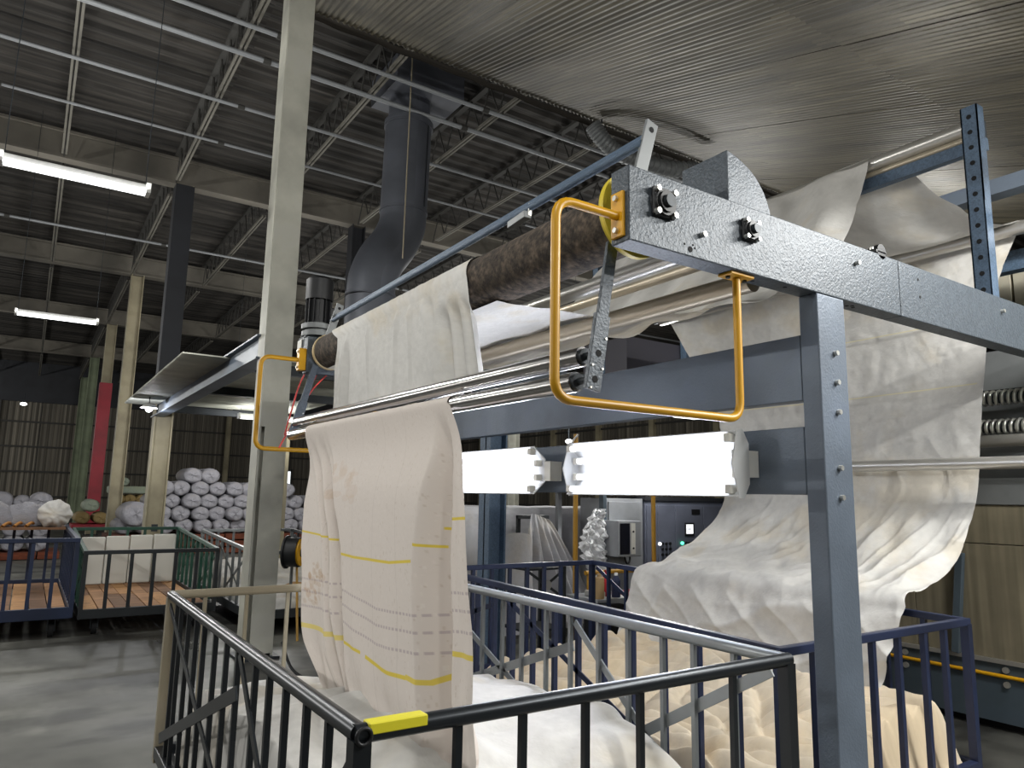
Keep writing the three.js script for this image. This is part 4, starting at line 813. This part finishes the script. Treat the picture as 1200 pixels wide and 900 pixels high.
// ---------------------------------------------------------------- the range behind: stainless box with rollers
{
  const xf = 5.99, t = thing('dryer_body', 'large stainless steel dryer housing on a blue-grey base at the right edge', 'machine', [7, 0, -3.5]);
  const zA = -0.4, zB = -4.1;
  part(t, 'base_skirt', bx(xf, 8.6, 0.06, 0.47, zB, zA), M.basePaint);
  part(t, 'plinth', bx(xf + 0.08, 8.6, 0, 0.06, zB, zA), M.blackMatte);
  part(t, 'ledge', bx(xf - 0.02, xf + 0.1, 0.47, 0.50, zB, zA), M.dullChrome);
  part(t, 'yellow_pipe', cyl([xf - 0.012, 0.385, zA], [xf - 0.012, 0.385, zB], 0.014, 10), M.yellow);
  for (let z = -1.1; z > -4; z -= 0.72) for (const y of [0.33, 0.43]) part(t, 'cover_bolt', cyl([xf, y, z], [xf - 0.018, y, z], 0.022, 14), M.bolt);
  let k = 0; for (let z = zA; z > zB + 0.5; z -= 0.92) part(t, 'lower_panel', bx(xf, 8.6, 0.5, 1.312, z - 0.915, z, 0.004), M.stainless), part(t, 'upper_panel', bx(xf + 0.004 * (k++ % 2), 8.6, 1.318, 1.60, z - 0.915, z, 0.004), M.stainless);
  part(t, 'grey_band', bx(xf - 0.015, 8.6, 1.605, 1.80, zB, zA, 0.004), M.plate);
  part(t, 'shadow_gap', bx(xf + 0.12, 8.6, 1.8, 2.46, zB, zA), M.plate);
  part(t, 'roller_tray', bx(xf - 0.03, xf + 0.12, 2.235, 2.30, zB, zA), M.plate);
  part(t, 'hinged_plate', bar([xf + 0.02, 2.46, -2.3], [xf + 0.16, 2.78, -2.3], 3.4, 0.01, V(1, -0.4, 0)), M.plate);
  part(t, 'rear_housing', bx(xf + 0.6, 8.6, 2.4, 3.0, zB, zA), M.blackMatte);
  part(t, 'cream_panel', bx(xf + 0.2, 8.6, 2.98, 3.46, -2.35, zA, 0.004), M.creamPlate);
  part(t, 'cream_panel', bx(xf + 0.2, 8.6, 2.98, 3.46, zB, -2.37, 0.004), M.creamPlate);
  part(t, 'corner_strut', bar([xf - 0.03, 0.5, -2.86], [xf - 0.03, 1.24, -2.78], 0.05, 0.055), M.basePaint);
  for (const z of [-0.6]) part(t, 'frame_upright', bx(xf - 0.9, xf - 0.8, 0, 3.5, z - 0.05, z + 0.05), M.blueSteel);
  for (const z of [-0.6, -4.05]) part(t, 'roller_arm', bx(4.98, xf + 0.02, 1.82, 1.91, z - 0.06, z - 0.04), M.blueSteel);
  part(t, 'top_rail', bx(5.56, 5.66, 3.22, 3.36, zB, zA), M.blueSteel);
  part(t, 'top_rail', bx(5.95, 6.10, 3.96, 4.08, zB, zA), M.slateSteel);
  for (const z of [-0.5, -4.0]) part(t, 'top_strut', bx(5.95, 6.1, 3.4, 3.98, z - 0.05, z + 0.05), M.slateSteel);
}
roller('bright smooth roller crossing in front of the white chute cloth', [5.07, 1.865, -0.6], [5.07, 1.865, -4.03], 0.04, M.dullChrome, { stub: 0.04 });
roller('smooth steel roller below the two spiral rollers at the right edge', [5.80, 2.06, -0.5], [5.80, 2.06, -4.05], 0.045, M.dullChrome, { stub: 0.3 });
for (const [y, w] of [[2.375, 'upper'], [2.165, 'lower']]) {
  const t = roller(`${w} dark roller with a bright spiral winding at the right edge`, [5.82, y, -0.5], [5.82, y, -4.05], 0.042, M.darkSteel, { stub: 0.3 });
  const pts = []; for (let i = 0; i <= 9 * 90; i++) { const a = i / 9 * 2 * Math.PI; pts.push(V(5.82 + Math.cos(a) * 0.046, y + Math.sin(a) * 0.046, -0.55 - i / 810 * 3.6)); }
  part(t, 'spiral_strip', new THREE.TubeGeometry(new THREE.CatmullRomCurve3(pts), 1000, 0.0135, 5), M.bolt, 'bright spiral strip');
}

// ---------------------------------------------------------------- cabinets and covered machines behind the carts
{
  const z = -7.0, t = thing('control_cabinet', 'light grey control cabinet with a hooded screen box on its front', 'cabinet', [6.4, 0, z - 0.3]);
  part(t, 'cabinet_body', bx(6.08, 6.72, 0, 1.60, z - 0.5, z, 0.008), M.cabinet);
  part(t, 'door', bx(6.12, 6.66, 0.12, 1.56, z, z + 0.02, 0.006), M.cabinet);
  part(t, 'cabinet_post', bx(6.02, 6.075, 0, 1.66, z - 0.05, z + 0.03), M.basePaint);
  const b = part(t, 'screen_box', bx(6.02, 6.40, 0.90, 1.33, z + 0.02, z + 0.30, 0.01), M.cabinet);
  part(b, 'display', bx(6.05, 6.21, 0.93, 1.30, z + 0.298, z + 0.304), M.screen);
  part(b, 'side_strip', bx(6.23, 6.30, 0.93, 1.30, z + 0.298, z + 0.306), M.offWhite);
  for (const y of [1.0, 1.2]) part(b, 'latch', cyl([6.265, y, z + 0.306], [6.265, y, z + 0.315], 0.012, 10), M.black);
  part(t, 'cable_loop', tube([[6.3, 0.9, z + 0.1], [6.36, 0.8, z + 0.08], [6.45, 0.82, z + 0.04], [6.47, 0.95, z + 0.02]], 0.012), M.black);
}
{
  const z = -7.0, t = thing('switch_cabinet', 'wide dark blue-grey switch cabinet with rows of buttons behind the chute cloth', 'cabinet', [8, 0, z - 0.3]);
  part(t, 'cabinet_body', bx(6.76, 9.3, 0, 1.58, z - 0.5, z, 0.008), M.cabinetDark);
  for (const [a, b] of [[6.78, 6.97], [6.98, 7.30], [7.31, 7.85], [7.86, 8.5], [8.51, 9.28]]) part(t, 'door', bx(a, b, 0.1, 1.52, z, z + 0.015, 0.005), M.cabinetDark);
  part(t, 'top_trim', bx(6.74, 9.32, 1.58, 1.63, z - 0.5, z + 0.02), M.columnDark);
  const btn = (x, y, m) => part(t, 'button', cyl([x, y, z + 0.014], [x, y, z + 0.035], 0.019, 12), m);
  for (const y of [1.02, 0.95, 0.88, 0.80]) for (const x of [6.88, 7.05, 7.12, 7.19]) btn(x, y, M.black);
  for (const y of [1.02, 0.95]) for (const x of [7.49, 7.55, 7.61, 7.67]) btn(x, y, M.black);
  btn(7.0, 1.02, std(0xffffff, 0.4, 0, { emissive: 0xffffff, emissiveIntensity: 1.2 })); btn(7.42, 1.02, std(0x7dffd2, 0.4, 0, { emissive: 0x4affc0, emissiveIntensity: 1.2 }));
  const c = document.createElement('canvas'); c.width = 128; c.height = 96; const g = c.getContext('2d'); g.fillStyle = '#eef0f2'; g.fillRect(0, 0, 128, 96); g.fillStyle = '#5a5f68'; for (let i = 0; i < 5; i++) g.fillRect(28 + i * 14, 42, 9, 12);
  const ct = new THREE.CanvasTexture(c); ct.colorSpace = THREE.SRGBColorSpace;
  part(t, 'display_frame', bx(7.48, 7.66, 1.11, 1.29, z + 0.014, z + 0.022), M.black);
  const d = new THREE.BoxGeometry(0.13, 0.125, 0.008).translate(7.57, 1.205, z + 0.022);
  part(t, 'display', d, std(0xffffff, 0.4, 0, { map: ct, emissive: 0xffffff, emissiveMap: ct, emissiveIntensity: 0.35 }));
  part(t, 'name_plate', bx(7.62, 7.78, 1.40, 1.47, z + 0.014, z + 0.02), M.black);
  for (const y of [0.78]) part(t, 'door_handle', bx(7.33, 7.37, y - 0.05, y + 0.05, z + 0.014, z + 0.04), M.black);
}
{ // overhead duct run above the cabinets
  const t = thing('cable_trunking', 'long pale grey cable trunking running above the cabinets', 'trunking', [7.4, 1.64, -7.3]);
  part(t, 'trunk', bx(5.6, 9.6, 1.66, 1.86, -7.5, -7.1), M.cabinet);
  for (const x of [5.7, 9.5]) part(t, 'trunk_leg', bx(x - 0.03, x + 0.03, 0, 1.66, -7.5, -7.44), M.cabinet);
}
function drape(name, label, x0, x1, z0, z1, yTop, group) {     // dust sheet over a box-like machine: top and hanging folds
  const pr = [[0, 0.05], [0.01, 0.25], [0.03, 0.5], [0.03, 0.8], [0.04, 0.93], [0.10, 0.99], [0.3, 1], [0.8, 1], [1, 0.97], [1.03, 0.5], [1.02, 0.05]];
  return solo(name, label, 'dust sheet', sheet((u, v) => {
    const s = v * (pr.length - 1), i = Math.min(pr.length - 2, Math.floor(s)), k = s - i, d = lerp(pr[i][0], pr[i + 1][0], k), y = lerp(pr[i][1], pr[i + 1][1], k);
    const x = lerp(x0, x1, u), e = y < 0.97 ? 1 : 0, f = e * 0.05 * (1 - y) * (1 + Math.sin(x * 19 + 2 * N(x * 2, y * 2))) + 0.03 * fbm(x * 3, y * 3, d * 2);
    return [x + 0.02 * N(y * 4, x * 2), y * yTop(x) + 0.012 * N(x * 5, d * 5), lerp(z0, z1, d) + f];
  }, 130, 60, 3, 2), M.clothGrey, group);
}
drape('dust_sheet', 'long grey-white dust sheet covering a low machine in the background', 4.2, 8.0, -7.95, -8.9, x => 1.47);
{ // tented sheet over a tall apparatus
  solo('dust_sheet', 'white sheet draped like a tent with long folds, left of the yellow pole', 'dust sheet', sheet((u, v) => {
    const a = u, xt = lerp(5.0, 5.28, a), xb = lerp(4.86, 6.02, a), k = v, x = lerp(xt, xb, Math.pow(k, 0.85)) + 0.0, y = lerp(1.40, 0.12, v);
    const f = 0.06 * ss(0, 0.4, v) * Math.sin(a * 34 + 2 * N(a * 5, v * 2)) + 0.03 * N(a * 8, v * 4);
    return [x, y - 0.1 * Math.max(0, a - 0.25) * (1 - v), -7.1 + f + 0.25 * k * Math.sin(a * Math.PI)];
  }, 110, 60, 1.2, 1.6), M.clothGrey);
  const t = thing('draped_frame', 'dark frame with a rounded hood standing under the tented sheet', 'frame', [5.0, 0, -7.3]);
  for (const x of [4.95, 5.3]) part(t, 'frame_leg', bx(x - 0.02, x + 0.02, 0, 1.37, -7.3, -7.26), M.cartDark);
  part(t, 'frame_top', bx(4.93, 5.32, 1.34, 1.38, -7.3, -7.16), M.cartDark);
}
solo('dust_sheet', 'smaller rounded white sheet over a hood just right of the blue rear post', 'dust sheet', sheet((u, v) => {
  const a = u * Math.PI, y = lerp(1.08, 0.1, v), r = 0.3 + 0.04 * v + 0.02 * Math.sin(u * 40) * v; return [4.62 - Math.cos(a) * r, y + 0.12 * Math.sin(a) * (1 - v), -7.0 + Math.sin(a) * 0.2];
}, 60, 30, 1, 1), M.clothGrey);
solo('plastic_wrap', 'crumpled white plastic sheeting hanging beside the light grey control cabinet', 'plastic sheet', sheet((u, v) => {
  const y = lerp(1.47, 0.55, v), w = 0.06 + 0.34 * Math.sin(Math.PI * Math.min(1, v * 0.85 + 0.1)), x = 6.02 - u * w; return [x + 0.03 * fbm(u * 6, v * 9, 3), y, -6.95 + 0.09 * fbm(u * 9, v * 12, 5) + 0.05 * Math.sin(u * 9)];
}, 60, 80, 1, 1), M.plastic);
for (const [x, lab] of [[5.04, 'slim yellow pole, left of two, standing in front of the white tented sheet'], [6.22, 'slim yellow pole, right of two, in front of the dark switch cabinet']])
  solo('yellow_pole', lab, 'pole', cyl([x, 0, -6.3], [x, 2.3, -6.3], 0.026, 14), M.mustard);
solo('yellow_rail', 'horizontal yellow pipe rail just behind the corner of the farther blue cart', 'rail', merge([cyl([5.1, 0.80, -6.2], [7.4, 0.80, -6.2], 0.025, 12), cyl([5.15, 0, -6.2], [5.15, 0.8, -6.2], 0.025, 12), cyl([7.35, 0, -6.2], [7.35, 0.8, -6.2], 0.025, 12)]), M.mustard);
solo('blue_column', 'broad blue-grey steel column left of the tented sheet', 'column', merge([bx(3.80, 3.82, 0, 2.9, -6.3, -6.1), bx(3.98, 4.0, 0, 2.9, -6.3, -6.1), bx(3.80, 4.0, 0, 2.9, -6.2, -6.18), bx(3.7, 4.1, 0, 0.02, -6.4, -6.0)]), M.blueSteel);
{ // work table with bottles and black bins
  const y = 0.62, t = thing('work_table', 'low grey work table loaded with bottles and papers behind the blue cart', 'table', [5.4, 0, -5.9]);
  part(t, 'table_top', bx(4.72, 6.3, y - 0.03, y, -6.05, -5.55, 0.006), M.cabinet);
  for (const x of [4.76, 6.26]) for (const z of [-6.01, -5.59]) part(t, 'leg', bx(x - 0.02, x + 0.02, 0, y - 0.03, z - 0.02, z + 0.02), M.darkSteel);
  const bottle = (name, label, x, z, r, h, mat, cap, neck) => { const b = thing(name, label, name === 'spray_can' ? 'can' : 'bottle', [x, y, z]); part(b, 'body', cyl([x, y, z], [x, y + h * neck, z], r, 18), mat); part(b, 'shoulder', cyl([x, y + h * neck, z], [x, y + h * 0.9, z], r, 18, r * 0.4), mat); part(b, 'cap', cyl([x, y + h * 0.88, z], [x, y + h, z], r * 0.42, 12), cap); return b; };
  bottle('spray_can', 'tan cardboard-coloured can on the work table', 4.80, -5.62, 0.05, 0.24, std(0xa58a62, 0.7), std(0xa58a62, 0.7), 0.85);
  bottle('spray_can', 'dark spray can with a white top on the work table', 5.02, -5.62, 0.045, 0.24, std(0x2b3350, 0.4), M.white, 0.7);
  bottle('spray_can', 'slim red spray can beside the dark one on the work table', 4.97, -5.72, 0.03, 0.26, std(0xb5242e, 0.4), M.red, 0.8);
  const clear = new THREE.MeshPhysicalMaterial({ color: 0xe8f0f6, roughness: 0.1, transmission: 0.9, thickness: 0.01, ior: 1.3 });
  for (const [x, l] of [[5.62, 'left'], [5.95, 'right']]) { const b = bottle('water_bottle', `clear water bottle with a blue label, ${l} of the two on the work table`, x, -5.6, 0.05, 0.3, clear, M.white, 0.72); part(b, 'label', cyl([x, y + 0.07, -5.6], [x, y + 0.13, -5.6], 0.0515, 18, 0.0515, true), std(0x3f7fc4, 0.5)); }
  solo('red_rag', 'crumpled dull red rag on the work table', 'rag', sheet((u, v) => [5.18 + u * 0.3, y + 0.004 + 0.05 * Math.abs(fbm(u * 3, v * 3, 2)) * ss(0, 0.2, Math.min(u, v, 1 - u, 1 - v)), -5.9 + v * 0.3], 24, 24), std(0x9a4a52, 0.9, 0, { side: THREE.DoubleSide }));
  solo('paper_sheet', 'white paper lying on the work table in front of the red rag', 'paper', bx(4.9, 5.2, y, y + 0.004, -5.78, -5.57), M.white);
  solo('paper_tray', 'flat white tray between the cans on the work table', 'tray', bx(4.84, 4.96, y, y + 0.05, -5.9, -5.7, 0.01), M.offWhite);
}
for (const [x, l] of [[4.9, 'left'], [5.5, 'right']]) solo('black_bin', `square black plastic bin under the work table, ${l} of two`, 'bin', bx(x, x + 0.5, 0, 0.5, -6.0, -5.62, 0.03), M.black, 'black bins');
{ // dark trolley with crossed braces
  const t = thing('steel_trolley', 'small dark steel trolley with crossed braces beside the blue column', 'trolley', [4.3, 0, -6.0]);
  for (const x of [4.05, 4.5]) for (const z of [-5.8, -6.2]) part(t, 'trolley_post', bx(x - 0.015, x + 0.015, 0, 0.93, z - 0.015, z + 0.015), M.cartDark);
  for (const y of [0.35, 0.92]) part(t, 'trolley_shelf', bx(4.04, 4.51, y - 0.02, y, -6.21, -5.79), M.cartDark);
  part(t, 'brace', bar([4.05, 0.9, -5.79], [4.5, 0.62, -5.79], 0.008, 0.025), M.cartDark); part(t, 'brace', bar([4.5, 0.9, -5.79], [4.05, 0.62, -5.79], 0.008, 0.025), M.cartDark);
  part(t, 'hub_disc', cyl([4.275, 0.76, -5.79], [4.275, 0.76, -5.77], 0.05, 20), M.dullChrome);
}
// ---- high machinery seen between the overhead beam and the crossbeam
{
  const t = thing('air_duct_box', 'long dark purple-grey air duct box high behind the post', 'duct', [8.5, 3.7, -6.5]);
  part(t, 'duct_panel', bx(7.55, 9.0, 3.62, 4.2, -7.0, -6.5), std(0x4d4550, 0.6)); part(t, 'duct_panel', bx(9.02, 10.6, 3.62, 4.2, -7.0, -6.5), std(0x4d4550, 0.6));
  part(t, 'duct_panel', bx(5.72, 7.53, 3.1, 3.5, -7.0, -6.2), std(0x3f3d47, 0.6));
  for (const x of [9.4, 10.4]) part(t, 'duct_support', bx(x - 0.05, x + 0.05, 0, 3.64, -6.9, -6.8), M.darkSteel);
  part(t, 'duct_tie', bx(7.5, 7.6, 3.3, 3.7, -6.8, -6.7), M.darkSteel);
}
{
  const t = thing('perforated_upright', 'blue-grey perforated upright behind the yellow handle loop, seen above the crossbeam', 'upright', [7.6, 0, -6.35]);
  part(t, 'upright_channel', bx(7.56, 7.8, 2.7, 4.35, -6.48, -6.4), M.blueSteel);
  for (let y = 3.2; y < 4.3; y += 0.12) part(t, 'hole', cyl([7.72, y, -6.401], [7.72, y, -6.395], 0.025, 10), M.blackMatte);
}
solo('pale_upright', 'plain blue-grey upright left of the perforated one above the crossbeam', 'upright', bx(6.62, 6.84, 2.7, 4.3, -6.198, -6.1), M.blueSteel);
solo('steam_pipe', 'thin pale pipe bending down beside the perforated upright', 'pipe', tube([[7.35, 2.75, -6.3], [7.35, 3.5, -6.3], [7.5, 3.95, -6.3], [7.9, 4.3, -6.3]], 0.035, 0.12), M.cabinet);

renderer.render(scene, camera);
